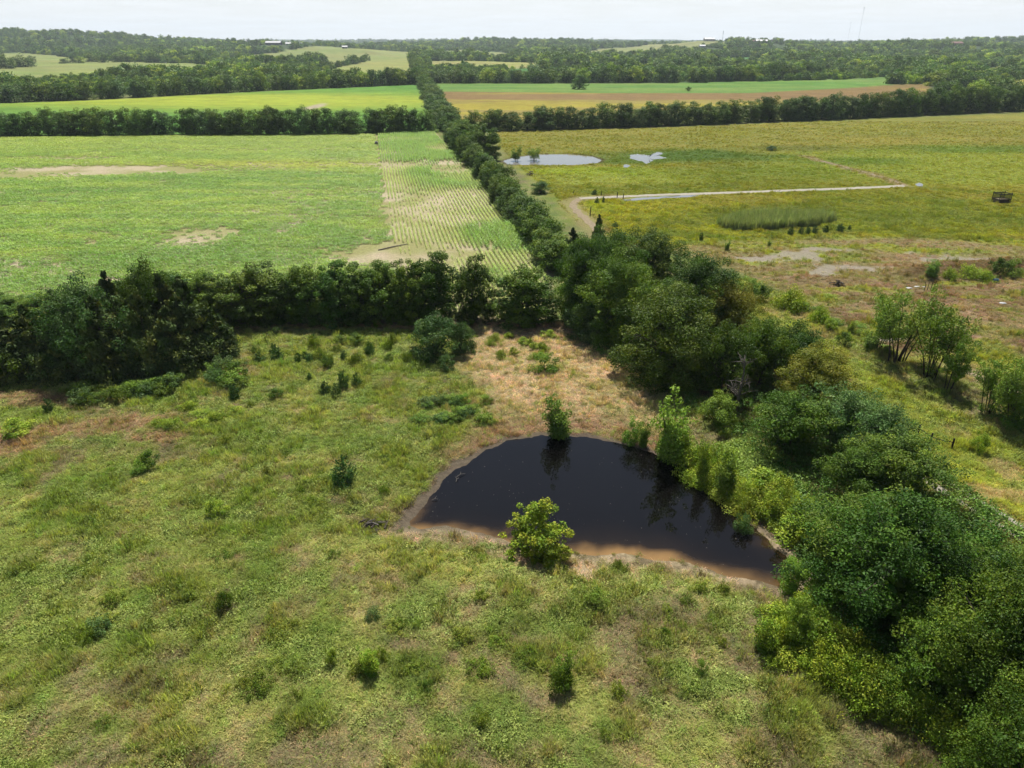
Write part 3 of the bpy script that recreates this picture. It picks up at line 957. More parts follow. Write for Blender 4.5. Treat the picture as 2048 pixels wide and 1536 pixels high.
def cedar_proto(key, seed, H, R, n_spray, size, greens, open_=0.0, r0=0.16, power=0.75):
    """red cedar: dense pointed crown of upswept dark sprays in uneven tiers."""
    rng = np.random.default_rng(seed)
    n_b = int(150 * (0.6 + 0.4 * H / 9))
    u_ = rng.random(n_b)
    t = np.where(rng.random(n_b) < 0.7, 1 - np.sqrt(u_), u_)
    az = rng.random(n_b) * 6.283
    ph = rng.random(3) * 6.28
    lum = 1 + 0.16 * np.sin(2 * az + ph[0] + 4 * t) + 0.14 * np.sin(3 * az + ph[1] - 7 * t) + 0.12 * rng.normal(size=n_b)
    prof = np.minimum(1, (1 - t) ** power * 1.18) * (0.72 + 0.28 * smooth(0, 0.12, t))
    rr = R * prof * lum
    z0 = H * (0.02 + 0.92 * t)
    ln = 0.07 * R + 0.42 * rr
    dirv = np.stack([np.cos(az), np.sin(az), np.full(n_b, 0.62)], 1); dirv = unit(dirv)
    tip = np.stack([np.cos(az) * rr, np.sin(az) * rr, z0 + 0.06 * H], 1)
    k = rng.integers(0, n_b, n_spray)
    a = rng.random(n_spray) ** 0.7
    pos = tip[k] - dirv[k] * (a * ln[k] * 1.3)[:, None] + rng.normal(size=(n_spray, 3)) * ((0.05 * R + 0.10 * ln[k] * (0.4 + a)) * (1.2 - 0.85 * t[k]))[:, None] * 1.15
    pos[:, 2] = np.clip(pos[:, 2], 0.05, H * 1.03)
    nr = unit(np.stack([np.cos(az[k]), np.sin(az[k]), np.full(n_spray, 0.35)], 1) + 0.6 * rng.normal(size=(n_spray, 3)))
    g = np.array(greens) * np.array([1.45, 1.38, 1.0]); gc = g[rng.integers(0, len(g), n_b)] * rng.uniform(0.8, 1.25, (n_b, 1))
    col = gc[k] * rng.uniform(0.8, 1.2, (n_spray, 1))
    v, f, c = leaf_cards(rng, pos, nr, size * rng.uniform(0.6, 1.4, n_spray), col, 0.34, along=dirv[k] + np.array([0, 0, 0.5]))
    crown = mesh_np('crown', v, f, M['cedar'], c)
    mb = MB().tube([(0, 0, -0.3), (0.02 * R, 0, H * 0.5), (0, 0.02 * R, H * 0.95)], [r0 * 1.2, r0 * 0.6, 0.02], 7)
    PROTO[key] = dict(H=H, R=R, parts=[('trunk', mb.mesh('trunk', M['bark'], True)), ('crown', crown)])


def aspen_proto(key, seed, H, R, n_stem, n_leaf, size, greens):
    """clump of slender bare-legged stems with loose airy crowns."""
    rng = np.random.default_rng(seed)
    stems, cl, rc = [], [], []
    for s in range(n_stem):
        a = rng.random() * 6.283; b = R * 0.28 * rng.random()
        base = np.array([math.cos(a) * b, math.sin(a) * b, -0.2])
        h = H * rng.uniform(0.72, 1.0); out = R * rng.uniform(0.25, 0.85)
        pts = [base + np.array([math.cos(a) * out * t ** 1.4, math.sin(a) * out * t ** 1.4, h * t]) + rng.normal(size=3) * 0.04 * t for t in np.linspace(0, 1, 7)]
        stems.append((pts, 0.085 * H / 8))
        for q in range(16):
            t = 0.40 + 0.60 * rng.random() ** 0.8
            c = pts[min(6, int(round(t * 6)))]
            cl.append(c + rng.normal(size=3) * np.array([1, 1, 0.7]) * R * 0.16)
            rc.append(R * rng.uniform(0.11, 0.23) * (1.15 - 0.35 * t))
    cl, rc = np.array(cl), np.array(rc)
    v, f, c = crown_leaves(rng, cl, rc, n_leaf, size, greens, 0.2, 0.9, 0.75, 0.35)
    parts = []
    for pts, r0 in stems:
        parts.append(('stem', MB().tube(pts, [r0 * (1 - 0.8 * i / 6) for i in range(7)], 6).mesh('stem', M['bark'], True)))
    parts.append(('crown', mesh_np('crown', v, f, M['leaf'], c)))
    PROTO[key] = dict(H=H, R=R, parts=parts)


def shrub_proto(key, seed, H, R, n_leaf, size, greens, stems=5, lump=0.3, cb=0.05, n_clump=26, skirt=0.6, mat='leaf', aspect=0.5, clump_r=(0.22, 0.4)):
    rng = np.random.default_rng(seed)
    p, rc = crown_points(rng, H, R, cb, n_clump, skirt, lump, clump_r)
    v, f, c = crown_leaves(rng, p, rc, n_leaf, size, greens, 0.2, 0.85, aspect, 0.45)
    v, f, c = inner_occluders(rng, p, rc, H, R, v, f, c, greens, n_leaf // 14)
    mb = MB()
    for s in range(stems):
        q = p[rng.integers(0, len(p))]
        mb.tube([(rng.normal() * 0.05 * R, rng.normal() * 0.05 * R, -0.1), tuple(q * np.array([0.6, 0.6, 0.55])), tuple(q)], [0.03 * H / 2, 0.022 * H / 2, 0.008], 5)
    PROTO[key] = dict(H=H, R=R, parts=[('stems', mb.mesh('stems', M['bark'], True)), ('foliage', mesh_np('foliage', v, f, M[mat], c))])


def sapling_proto(key, seed, H, R, n_leaf, size, greens, n_stem=7):
    """upright sprouts fanning from one root, leafy to the tips."""
    rng = np.random.default_rng(seed)
    cl, rc, parts = [], [], []
    mb = MB()
    for s in range(n_stem):
        a = rng.random() * 6.283
        h = H * rng.uniform(0.55, 1.0); out = R * rng.uniform(0.15, 0.95)
        pts = [np.array([math.cos(a) * out * t ** 1.2, math.sin(a) * out * t ** 1.2, -0.1 + h * t]) for t in np.linspace(0, 1, 5)]
        mb.tube(pts, [0.035 * H / 4 * (1 - 0.8 * i / 4) for i in range(5)], 5)
        for t in np.linspace(0.12, 1.0, 9):
            b = np.array([math.cos(a) * out * t ** 1.2, math.sin(a) * out * t ** 1.2, h * t])
            cl.append(b + rng.normal(size=3) * R * 0.16)
            rc.append(R * rng.uniform(0.24, 0.42) * (1.2 - 0.75 * t))
    v, f, c = crown_leaves(rng, np.array(cl), np.array(rc), n_leaf, size, greens, 0.2, 1.1, 0.45, 0.3)
    PROTO[key] = dict(H=H, R=R, parts=[('stems', mb.mesh('stems', M['bark'], True)), ('foliage', mesh_np('foliage', v, f, M['leaf'], c))])


G_OAK = [C(74, 108, 44), C(62, 96, 40), C(90, 122, 50), C(56, 86, 38)]
G_HEDGE = [C(88, 118, 46), C(76, 108, 42), C(102, 130, 52), C(66, 98, 40)]
G_BRIGHT = [C(136, 166, 64), C(122, 154, 58), C(152, 176, 70), C(108, 144, 54)]
G_OLIVE = [C(112, 122, 48), C(98, 112, 44), C(124, 130, 56)]
G_BLUE = [C(82, 116, 74), C(74, 108, 68), C(98, 128, 84)]
G_CEDAR = [C(60, 74, 40), C(50, 66, 36), C(74, 82, 44), C(44, 60, 34)]
G_WILLOW = [C(110, 148, 66), C(124, 160, 74), C(96, 134, 60)]
G_COTTON = [C(112, 146, 66), C(98, 132, 58), C(128, 156, 78)]

# big trees of the near hedge
for i, (gs, lm) in enumerate([(G_HEDGE, 0.2), (G_OAK, 0.28), (G_HEDGE, 0.3), (G_OAK, 0.2), (G_OLIVE, 0.3)]):
    tree_proto('big%d' % i, 100 + i, 11, 5.0, 0.05, 210, 44000, 0.20, gs, 0.8, lm * 1.25, 0.28, 34)
# looser, ragged trees with visible branching
for i, gs in enumerate([G_OAK, G_BLUE, G_HEDGE]):
    tree_proto('loose%d' % i, 140 + i, 9, 4.6, 0.16, 130, 20000, 0.21, gs, 0.4, 0.42, 0.2, 44, 0.7, 3, clump_r=(0.13, 0.24))
# windbreak trees, full to the ground
for i, gs in enumerate([G_HEDGE, G_OAK, G_HEDGE, G_HEDGE, G_OAK]):
    tree_proto('wind%d' % i, 160 + i, 10, 3.6, 0.02, 140, 27000, 0.23, gs, 0.97, 0.2, 0.22, 22, 0.75, 2)
# hedge and row trees at 150 to 350 m
for i, gs in enumerate([G_HEDGE, G_OAK, G_HEDGE, G_OAK, G_BLUE, G_HEDGE]):
    tree_proto('row%d' % i, 200 + i, 10, 3.4, 0.03, 80, 7500, 0.34, gs, 0.95, 0.26, 0.2, 12, 0.75, 1, clump_r=(0.2, 0.36), n_in=700)
# trees further out
for i, gs in enumerate([G_HEDGE, G_OAK, G_HEDGE, G_OAK, G_BRIGHT, G_BLUE]):
    tree_proto('far%d' % i, 240 + i, 11, 5.0, 0.05, 52, 2600, 0.70, gs, 0.85, 0.26, 0.24, 6, 0.7, 1, clump_r=(0.22, 0.4), n_in=300)
for i in range(4):
    cedar_proto('cedar%d' % i, 300 + i, 9, 3.2, 23000, 0.38, G_CEDAR, power=0.95 if i % 2 else 0.8)
for i in range(3):
    cedar_proto('cedarlet%d' % i, 320 + i, 3, 1.35, 3200, 0.22, [C(58, 84, 44), C(50, 74, 40), C(66, 92, 50)], r0=0.06, power=0.42)
aspen_proto('aspen0', 340, 9, 4.2, 11, 11500, 0.2, G_COTTON)
aspen_proto('aspen1', 341, 8, 3.6, 9, 8500, 0.2, G_COTTON)
aspen_proto('aspen2', 342, 7, 3.0, 6, 7000, 0.2, G_COTTON)
for i, gs in enumerate([G_WILLOW, G_BRIGHT, G_HEDGE, G_BLUE]):
    shrub_proto('shrub%d' % i, 360 + i, 2.2, 1.3, 2600, 0.15, gs)
shrub_proto('bush0', 370, 5, 2.4, 9000, 0.19, G_BLUE, 8, 0.28, 0.03, 50, 0.8, clump_r=(0.18, 0.32))
shrub_proto('bush1', 371, 5, 2.4, 9000, 0.19, G_WILLOW, 8, 0.34, 0.03, 50, 0.8, clump_r=(0.18, 0.32))
shrub_proto('weed0', 373, 1.2, 1.3, 2200, 0.13, [C(112, 140, 60), C(98, 126, 54), C(126, 148, 68)], 6, 0.4, 0.0, 40, 0.7, clump_r=(0.16, 0.3))
shrub_proto('weed1', 374, 1.2, 1.3, 2200, 0.13, [C(124, 148, 66), C(108, 134, 58), C(136, 152, 74)], 6, 0.45, 0.0, 40, 0.6, clump_r=(0.14, 0.28))
shrub_proto('bramble0', 375, 1.8, 1.8, 3200, 0.17, G_BRIGHT, 6, 0.35, 0.0, 34, 0.9)
shrub_proto('bramble1', 376, 1.8, 1.8, 3200, 0.17, [C(140, 164, 76), C(156, 174, 84), C(124, 152, 68)], 6, 0.35, 0.0, 34, 0.9)
for i, gs in enumerate([G_WILLOW, G_WILLOW, G_BRIGHT]):
    sapling_proto('sapling%d' % i, 380 + i, 4.5, 1.6, 6500, 0.19, gs, 9)
shrub_proto('pondbush', 390, 4.2, 1.9, 7500, 0.17, [C(124, 150, 54), C(108, 136, 50), C(150, 166, 62)], 8, 0.34, 0.0, 70, 0.75, clump_r=(0.12, 0.24))


def put(key, name, cat, loc, h, r, label, group=None, rot=None, rng=random.Random(5)):
    """one individual: a root at the foot of the plant and copies of its parts."""
    pr = PROTO[key]
    o = bpy.data.objects.new(name, None)
    COL.objects.link(o)
    o.empty_display_size = 0.5
    o.location = tuple(float(c) for c in loc)
    o.rotation_euler = (0, 0, rng.random() * 6.283 if rot is None else rot)
    o.scale = (r / pr['R'], r / pr['R'], h / pr['H'])
    tag(o, label, cat, group)
    for nm, me in pr['parts']:
        c = bpy.data.objects.new(nm, me)
        COL.objects.link(c)
        c.parent = o
    return o


def put_px(key, name, cat, px, base, top, width, label, group=None, hs=1.0):
    p = gp(px, base)
    h = max(0.5, height_at(p, top)) * hs
    r = max(0.25, width / 2 * depth_of(p) / F) * (1.2 if key[:3] in ('sap', 'shr', 'pon') else 1.0)
    # a tall crown is seen from above: its middle, not its foot, stands at px, and its far shoulder makes the skyline
    th_ = math.atan2(CAM_H - h * 0.5, math.hypot(p[0], p[1]))
    if h > 3:
        rz = 0.5 * h * math.cos(th_)
        h = max(h * 0.7, h - 0.7 * (math.hypot(r * math.sin(th_), rz) - rz) / math.cos(th_))
    x = p[0] * depth_of(np.array([p[0], p[1], p[2] + 0.55 * h])) / depth_of(p)
    p = np.array([x, p[1], th(x, p[1])])
    return put(key, name, cat, p, h, r, label, group)


def row_px(line, spacing, keys, name, cat, label, group, rscale=(0.85, 1.15), hscale=(0.85, 1.15), width=None, jit=0.25, seed=1):
    """a line of trees through photograph points (x, y of foot, y of top)."""
    rg = random.Random(seed)
    pts = []
    for px, b, t in line:
        p = gp(px, b); pts.append((p, height_at(p, t)))
    n = 0
    carry = 0.0
    for (p, h), (q, g) in zip(pts[:-1], pts[1:]):
        d = math.hypot(q[0] - p[0], q[1] - p[1]); s = carry
        while s < d:
            t = s / d
            x = p[0] + (q[0] - p[0]) * t + rg.gauss(0, jit * spacing)
            y = p[1] + (q[1] - p[1]) * t + rg.gauss(0, jit * spacing)
            hh = (h + (g - h) * t) * rg.uniform(*hscale)
            put(rg.choice(keys), name, cat, (x, y, th(x, y)), hh, (width or spacing * 0.68) * rg.uniform(*rscale), label, group, rg.random() * 6.283)
            n += 1
            s += spacing * rg.uniform(0.8, 1.2)
        carry = s - d
    return n
# ------------------------------------------------------------------ trees, one by one
WINDS = ['wind%d' % i for i in range(5)]
ROWS = ['row%d' % i for i in range(6)]
FARS = ['far%d' % i for i in range(6)]
# windbreak below the corn field
T = 'tree'
put_px('wind0', 'hedge_tree', T, 1052, 642, 530, 118, 'round bushy tree ending the near windbreak beside the gap in the hedges')
put_px('wind1', 'hedge_tree', T, 950, 640, 514, 74, 'narrow dark tree second from the end of the near windbreak')
put_px('wind4', 'hedge_tree', T, 866, 640, 500, 100, 'tallest broad dark tree of the near windbreak, behind the twin bushes')
put_px('wind3', 'hedge_tree', T, 812, 640, 512, 80, 'tree pressed against the tallest tree of the near windbreak')
for px, tp, w, k in [(762, 526, 80, 2), (715, 532, 76, 1), (668, 524, 84, 4), (615, 530, 84, 0), (566, 552, 60, 1), (505, 530, 100, 2), (450, 545, 84, 3), (398, 545, 84, 0),
                     (345, 545, 90, 1), (290, 540, 90, 2), (230, 560, 90, 4), (150, 575, 90, 3), (85, 585, 80, 0), (25, 592, 80, 2), (-40, 590, 80, 1)]:
    put_px('wind%d' % k, 'hedge_tree', T, px, 638, tp, w * 1.25, 'green hedge tree in the unbroken middle of the near windbreak below the corn', 'near windbreak trees')
# cedar thicket in front of its left end
for px, b, tp, w, k, lab in [(60, 742, 610, 120, 0, 'broad cedar near the shrub at the outer end of the thicket'), (120, 728, 575, 110, 1, 'cedar directly behind the blue-green feathery tree'),
                             (225, 720, 535, 100, 1, 'tallest cedar spire beside the blue-green feathery tree'), (200, 748, 590, 120, 2, 'front cedar between the tallest spire and the feathery weeds'),
                             (285, 740, 575, 120, 3, 'wide front cedar in the middle of the thicket'), (330, 715, 545, 110, 1, 'cedar spire against the windbreak, next to the dark leafy tree'),
                             (372, 722, 552, 120, 2, 'pointed cedar towering over the inner end of the thicket'), (415, 715, 600, 105, 3, 'sloping cedar stepping down to the inner end of the thicket'),
                             (446, 712, 648, 60, 0, 'smallest cedar closing the inner end of the thicket'), (340, 740, 610, 120, 0, 'low front cedar under the pointed one'),
                             (15, 752, 655, 110, 2, 'low cedar at the outer end beside the green shrub'), (110, 752, 640, 110, 3, 'low front cedar before the blue-green feathery tree')]:
    put_px('cedar%d' % k, 'red_cedar', T, px, b, tp, w, lab, 'cedar thicket')
put_px('loose1', 'locust_tree', T, 165, 742, 562, 150, 'blue-green feathery tree among the dark cedars')
put_px('loose0', 'thicket_tree', T, 300, 705, 530, 110, 'dark leafy tree rising behind the cedar thicket')
put_px('shrub2', 'thicket_shrub', 'shrub', 15, 765, 705, 60, 'green shrub at the foot of the cedar thicket beside bare brown ground')

# big hedge to the right of the pond
big = [
    ('big3', 1175, 640, 470, 120, 'dark tree at the head of the big hedge where it meets the field corner'),
    ('big0', 1300, 585, 455, 130, 'round tree at the far end of the big hedge, dome standing above the pasture'),
    ('big1', 1225, 600, 458, 120, 'dark tree standing between the field corner tree and the far dome'),
    ('big2', 1245, 680, 520, 150, 'broad tree over the shrubs at the corner of the dry clearing'),
    ('big3', 1395, 665, 508, 150, 'full crowned tree behind the great round one, towards the lane'),
    ('big0', 1345, 752, 566, 200, 'great round dark tree overhanging the dry clearing'),
    ('big4', 1455, 690, 560, 110, 'olive green tree on the lane side behind the great round one'),
    ('loose0', 1450, 790, 655, 110, 'ragged tree leaning out beside the dead branches'),
    ('loose2', 1525, 770, 635, 110, 'open branched tree behind the dead snag'),
    ('loose0', 1590, 760, 648, 120, 'small domed tree beside the grass lane'),
    ('big4', 1640, 815, 692, 150, 'yellowish olive tree on the lane side of the hedge'),
    ('loose2', 1590, 905, 785, 160, 'bright ragged tree reaching from the hedge towards the pond'),
    ('loose1', 1690, 900, 775, 150, 'grey-green tree in the middle of the hedge above the bank'),
    ('loose1', 1760, 930, 815, 130, 'grey-green leafy tree just short of the fence posts'),
    ('loose0', 1725, 985, 880, 130, 'shaded tree under the hedge beside the green bank'),
    ('loose2', 1800, 985, 868, 190, 'wide spreading tree reaching over the wheel track'),
    ('big2', 1745, 1160, 995, 230, 'yellow-green topped tree at the end of the pond bank'),
    ('big1', 1805, 1225, 985, 270, 'huge dark tree filling the corner beyond the pond'),
    ('big3', 1945, 1265, 1100, 185, 'dark tree behind the huge corner tree, towards the track'),
    ('big0', 2070, 1270, 1100, 180, 'tree at the track side of the corner grove'),
    ('big2', 2010, 1420, 1165, 250, 'bright fresh green tree leaning out of the corner grove'),
    ('big1', 2110, 1480, 1230, 260, 'dark tree at the near end of the corner grove'),
    ('loose2', 1890, 1400, 1235, 190, 'shaded understorey tree below the huge corner tree'),
    ('big2', 2075, 1630, 1390, 240, 'bright green tree closing the near end of the hedge'),
]
for k, px, b, tp, w, lab in big:
    put_px(k, 'hedge_tree', T, px, b, tp, w, lab)
put_px('bush0', 'hedge_bush', 'bush', 1180, 672, 600, 90, 'low leafy bush under the hedge at the corner of the dry clearing')
put_px('bush1', 'hedge_bush', 'bush', 1145, 610, 545, 60, 'leafy bush filling the head of the long hedge')
put_px('cedar1', 'red_cedar', T, 1197, 520, 426, 44, 'pointed cedar poking above the big hedge by the pasture')
put_px('cedar2', 'red_cedar', T, 1145, 540, 455, 60, 'dark cedar where the long hedge meets the big hedge')
put_px('bush1', 'hedge_bush', 'bush', 1440, 850, 785, 70, 'shaded bush at the foot of the hedge beside the dry clearing')

# dead snag
rg = random.Random(44)
sn = gp(1470, 832)
snag = link('dead_snag', None); snag.location = tuple(sn)
tag(snag, 'bare grey dead tree standing in the big hedge', 'dead tree')
hsn = height_at(sn, 712)
MB().tube([(0, 0, -0.3), (0.1, 0, hsn * 0.35), (0.3, 0.1, hsn * 0.7), (0.2, 0.2, hsn)], [0.22, 0.17, 0.10, 0.03], 7).build('trunk', M['dead'], snag, True)
for i in range(16):
    t = rg.uniform(0.3, 0.95); a = rg.random() * 6.28; ln = rg.uniform(0.9, 2.0)
    b = Vector((0.3 * t, 0.1 * t, hsn * t)); d = Vector((math.cos(a), math.sin(a), rg.uniform(0.1, 0.8)))
    m1 = b + d * ln * 0.5 + Vector((0, 0, 0.15)); e = b + d * ln
    mb = MB().tube([b, m1, e], [0.07, 0.045, 0.012], 5)
    for j in range(3):
        e2 = m1 + Vector((rg.gauss(0, 0.6), rg.gauss(0, 0.6), rg.uniform(0.1, 0.8)))
        mb.tube([m1, (m1 + e2) / 2 + Vector((0.08, 0, 0.05)), e2], [0.035, 0.022, 0.008], 4)
    mb.build('branch', M['dead'], snag, True)

# long hedge running away between the corn and the pasture
LONG = [(1118, 545, 478), (1085, 500, 435), (1040, 440, 385), (1000, 390, 335), (965, 345, 305), (930, 312, 262), (905, 275, 240)]
row_px(LONG, 3.6, ROWS + ['row0', 'row2'], 'hedge_tree', T, 'hedge tree in the long hedge between the corn field and the pasture', 'long hedge trees', width=3.0, seed=3, jit=0.18)
for px, b, tp, w, k, lab in [(925, 298, 240, 62, 'wind0', 'large rounded tree at the kink of the long hedge'), (965, 318, 250, 62, 'wind2', 'broad rounded tree beside the kink of the long hedge, facing the round pond')]:
    put_px(k, 'hedge_tree', T, px, b, tp, w, lab)
LONG2 = [(900, 262, 222), (885, 238, 205), (868, 205, 180), (852, 178, 152), (840, 155, 132), (832, 138, 116), (826, 124, 104)]
row_px(LONG2, 8.0, ROWS, 'hedge_tree', T, 'hedge tree in the far stretch of the long hedge between the green and yellow fields', 'far long hedge trees', width=5.2, seed=4, jit=0.12)
for px, b, tp, w, k, lab in [(1081, 386, 360, 34, 'bush0', 'dark green bush standing free of the long hedge beside the dirt track')]:
    put_px(k, 'pasture_bush', 'bush', px, b, tp, w, lab)

# rows across the fields
row_px([(-60, 271, 222), (100, 271, 217), (300, 270, 218), (600, 269, 214), (868, 264, 213)], 5.4, ROWS, 'row_tree', T,
       'dark tree in the row closing the far side of the corn field', 'corn field row trees', width=4.4, seed=5, jit=0.14, hscale=(0.88, 1.08))
row_px([(945, 262, 218), (1100, 258, 214), (1400, 248, 202), (1700, 236, 186), (1900, 226, 174), (2100, 219, 170)], 5.8, ROWS, 'row_tree', T,
       'dark tree in the row along the far side of the hay pasture', 'pasture row trees', width=4.7, seed=6, jit=0.15, hscale=(0.86, 1.1))
row_px([(-40, 206, 168), (200, 198, 160), (500, 182, 148), (838, 168, 136)], 9.5, FARS, 'row_tree', T,
       'tree in the row behind the second crop field', 'second crop row trees', width=7, seed=7, jit=0.2)
row_px([(860, 166, 138), (1100, 166, 136), (1400, 164, 132), (1640, 156, 122)], 10.5, FARS, 'row_tree', T,
       'tree in the row behind the yellow and brown stubble', 'stubble row trees', width=7.2, seed=8, jit=0.2)
put_px('row1', 'lone_tree', T, 1160, 178, 147, 28, 'lone round dark tree standing in the green strip')
put_px('shrub2', 'field_shrub', 'shrub', 1377, 182, 173, 10, 'small round bush at the edge of the brown stubble')
put_px('bush0', 'row_bush', 'bush', 1604, 241, 221, 26, 'low bush in front of the pasture tree row')
for px, b, tp in [(1880, 172, 140), (1910, 176, 138), (1945, 176, 142), (1980, 182, 150), (2020, 186, 152), (1960, 196, 160), (1900, 196, 158), (2040, 200, 160), (2030, 152, 130)]:
    put_px(FARS[(px // 7) % 6], 'corner_tree', T, px, b, tp, 46, 'bushy tree in the clump at the end of the yellow field', 'clump at yellow field end')

# trees beside the far pond
put_px('aspen1', 'pond_tree', T, 1067, 326, 294, 34, 'leaning tree with arched trunk at the round pasture pond')
put_px('aspen2', 'pond_tree', T, 1034, 326, 296, 30, 'slim tree at the end of the round pasture pond beside the leaning one')
# slender trees right of the lane
put_px('aspen0', 'slender_tree', T, 1812, 724, 578, 128, 'tall airy clump of slender trees on the far side of the lane')
put_px('aspen1', 'slender_tree', T, 1880, 752, 600, 128, 'airy slender clump leaning over its own dark shadow')
put_px('aspen2', 'slender_tree', T, 1765, 700, 606, 62, 'thin open sapling clump at the end of the slender trees')
put_px('aspen2', 'slender_tree', T, 1908, 782, 676, 74, 'low leafy sapling clump below the slender trees')
put_px('aspen1', 'slender_tree', T, 1995, 826, 708, 90, 'pale slender tree at the edge of the lane by the dirt path')
put_px('aspen0', 'slender_tree', T, 2050, 850, 716, 120, 'denser slender tree next to the pale one beyond the lane')
put_px('bush1', 'lane_bush', 'bush', 2035, 850, 790, 80, 'dark bush under the slender trees beside the lane')

# ------------------------------------------------------------------ bushes and saplings
B = 'bush'
put_px('bush0', 'meadow_bush', B, 866, 712, 626, 84, 'large blue-green bush of the twin pair in the meadow')
put_px('bush0', 'meadow_bush', B, 924, 706, 640, 52, 'smaller blue-green bush of the twin pair in the meadow')
put_px('shrub3', 'meadow_shrub', 'shrub', 893, 738, 708, 28, 'small grey-green shrub in front of the twin bushes')
put_px('shrub0', 'meadow_shrub', 'shrub', 1091, 742, 704, 40, 'round green shrub alone in the dry straw clearing')
put_px('cedarlet0', 'young_cedar', B, 685, 966, 912, 50, 'dense dark round young cedar alone in the meadow left of the pond')
put_px('shrub2', 'meadow_shrub', 'shrub', 293, 936, 903, 34, 'leafy shrub alone in the meadow by its own tuft of weeds')
put_px('shrub0', 'meadow_shrub', 'shrub', 276, 948, 925, 26, 'tuft of weeds beside the lone leafy shrub')
for px, b, tp, w, k, lab in [(685, 776, 738, 26, 'cedarlet1', 'tallest dark sapling of the group of four in the meadow'), (650, 786, 761, 24, 'cedarlet2', 'bushy dark sapling at one end of the group of four'),
                             (671, 792, 766, 20, 'cedarlet0', 'small dark sapling in front of the group of four'), (712, 772, 744, 20, 'cedarlet2', 'thin sapling set apart from the group of four'),
                             (467, 797, 766, 26, 'cedarlet1', 'dark sapling standing before the cedar thicket'), (551, 795, 776, 26, 'shrub2', 'low rounded shrub between the sapling group and the thicket'),
                             (738, 708, 682, 22, 'cedarlet0', 'dark young cedar near the shade of the windbreak'), (553, 718, 692, 26, 'cedarlet2', 'young cedar by the corner of the cedar thicket'),
                             (618, 760, 745, 12, 'cedarlet1', 'tiny dark sapling above the group of four'), (552, 668, 652, 18, 'cedarlet1', 'young cedar in the shade of the windbreak')]:
    put_px(k, 'young_cedar' if 'cedarlet' in k else 'meadow_shrub', B, px, b, tp, w, lab)
for px, b, tp, w, k, lab in [(738, 1345, 1293, 46, 'sapling2', 'bright green sprouting shrub in the foreground meadow'), (1128, 1365, 1300, 46, 'sapling1', 'upright leafy shrub casting a dark shadow in the foreground'),
                             (1122, 1385, 1338, 40, 'shrub2', 'low leafy part sprouting at the foot of the upright foreground shrub'),
                             (1403, 1348, 1318, 18, 'shrub0', 'small pale weed clump in the dry foreground grass'), (448, 1218, 1182, 28, 'shrub2', 'small green shrub alone in the open foreground meadow'),
                             (431, 1032, 1003, 34, 'shrub1', 'low yellow-green shrub in the middle of the meadow'), (198, 1262, 1234, 36, 'shrub3', 'dark low weed clump in the foreground meadow'),
                             (662, 1330, 1300, 18, 'shrub1', 'thin weed beside the bright sprouting shrub'), (745, 1240, 1218, 26, 'shrub3', 'low dark weed above the bright sprouting shrub'),
                             (850, 1380, 1362, 24, 'shrub2', 'dark leafy weed between the two foreground shrubs'), (1195, 1215, 1180, 40, 'shrub0', 'leafy weeds above the upright foreground shrub'),
                             (1330, 1275, 1255, 20, 'shrub2', 'small weed clump in the dry slope below the pond'), (95, 825, 795, 24, 'cedarlet1', 'young cedar beside the brown grass patch'),
                             (30, 870, 842, 50, 'shrub1', 'low spreading green shrub beside the brown grass patch')]:
    put_px(k, 'meadow_shrub' if 'cedarlet' not in k else 'young_cedar', 'shrub', px, b, tp, w, lab)
rg = random.Random(12)
for i in range(26):
    px, b = rg.uniform(140, 470), 0
    b = 802 - (px - 140) * 0.14 + rg.uniform(-14, 16)
    put_px(rg.choice(['shrub0', 'shrub3', 'shrub2']), 'fringe_weed', 'weed', px, b, b - rg.uniform(18, 34), rg.uniform(22, 46), 'feathery weed in the fringe before the cedar thicket', 'weed fringe by the thicket')
for i in range(26):
    px, b = rg.uniform(500, 850), rg.uniform(678, 735)
    put_px(rg.choice(['weed0', 'weed1', 'shrub2', 'cedarlet2']), 'meadow_weed', 'weed', px, b, b - rg.uniform(12, 24), rg.uniform(14, 30), 'small weed in the rough grass below the windbreak', 'weeds below the windbreak')
for i in range(16):
    px, b = rg.uniform(960, 1120), rg.uniform(672, 720)
    put_px(rg.choice(['shrub1', 'bramble1']), 'yellow_weed', 'weed', px, b, b - rg.uniform(8, 16), rg.uniform(14, 26), 'yellow-green weed in the straw clearing', 'yellow weeds in the clearing')
for i in range(22):
    px, b = rg.uniform(838, 985), rg.uniform(800, 848)
    put_px(rg.choice(['shrub3', 'shrub0']), 'grey_weed', 'weed', px, b, b - rg.uniform(12, 22), rg.uniform(18, 34), 'grey-green weed in the patch above the pond', 'grey-green weeds above the pond')
for i in range(12):
    px = rg.uniform(310, 470); b = rg.uniform(815, 860)
    put_px('bramble0', 'meadow_bramble', 'bramble', px, b, b - rg.uniform(8, 16), rg.uniform(26, 44), 'low dark green bramble patch in the left meadow', 'brambles in the left meadow')

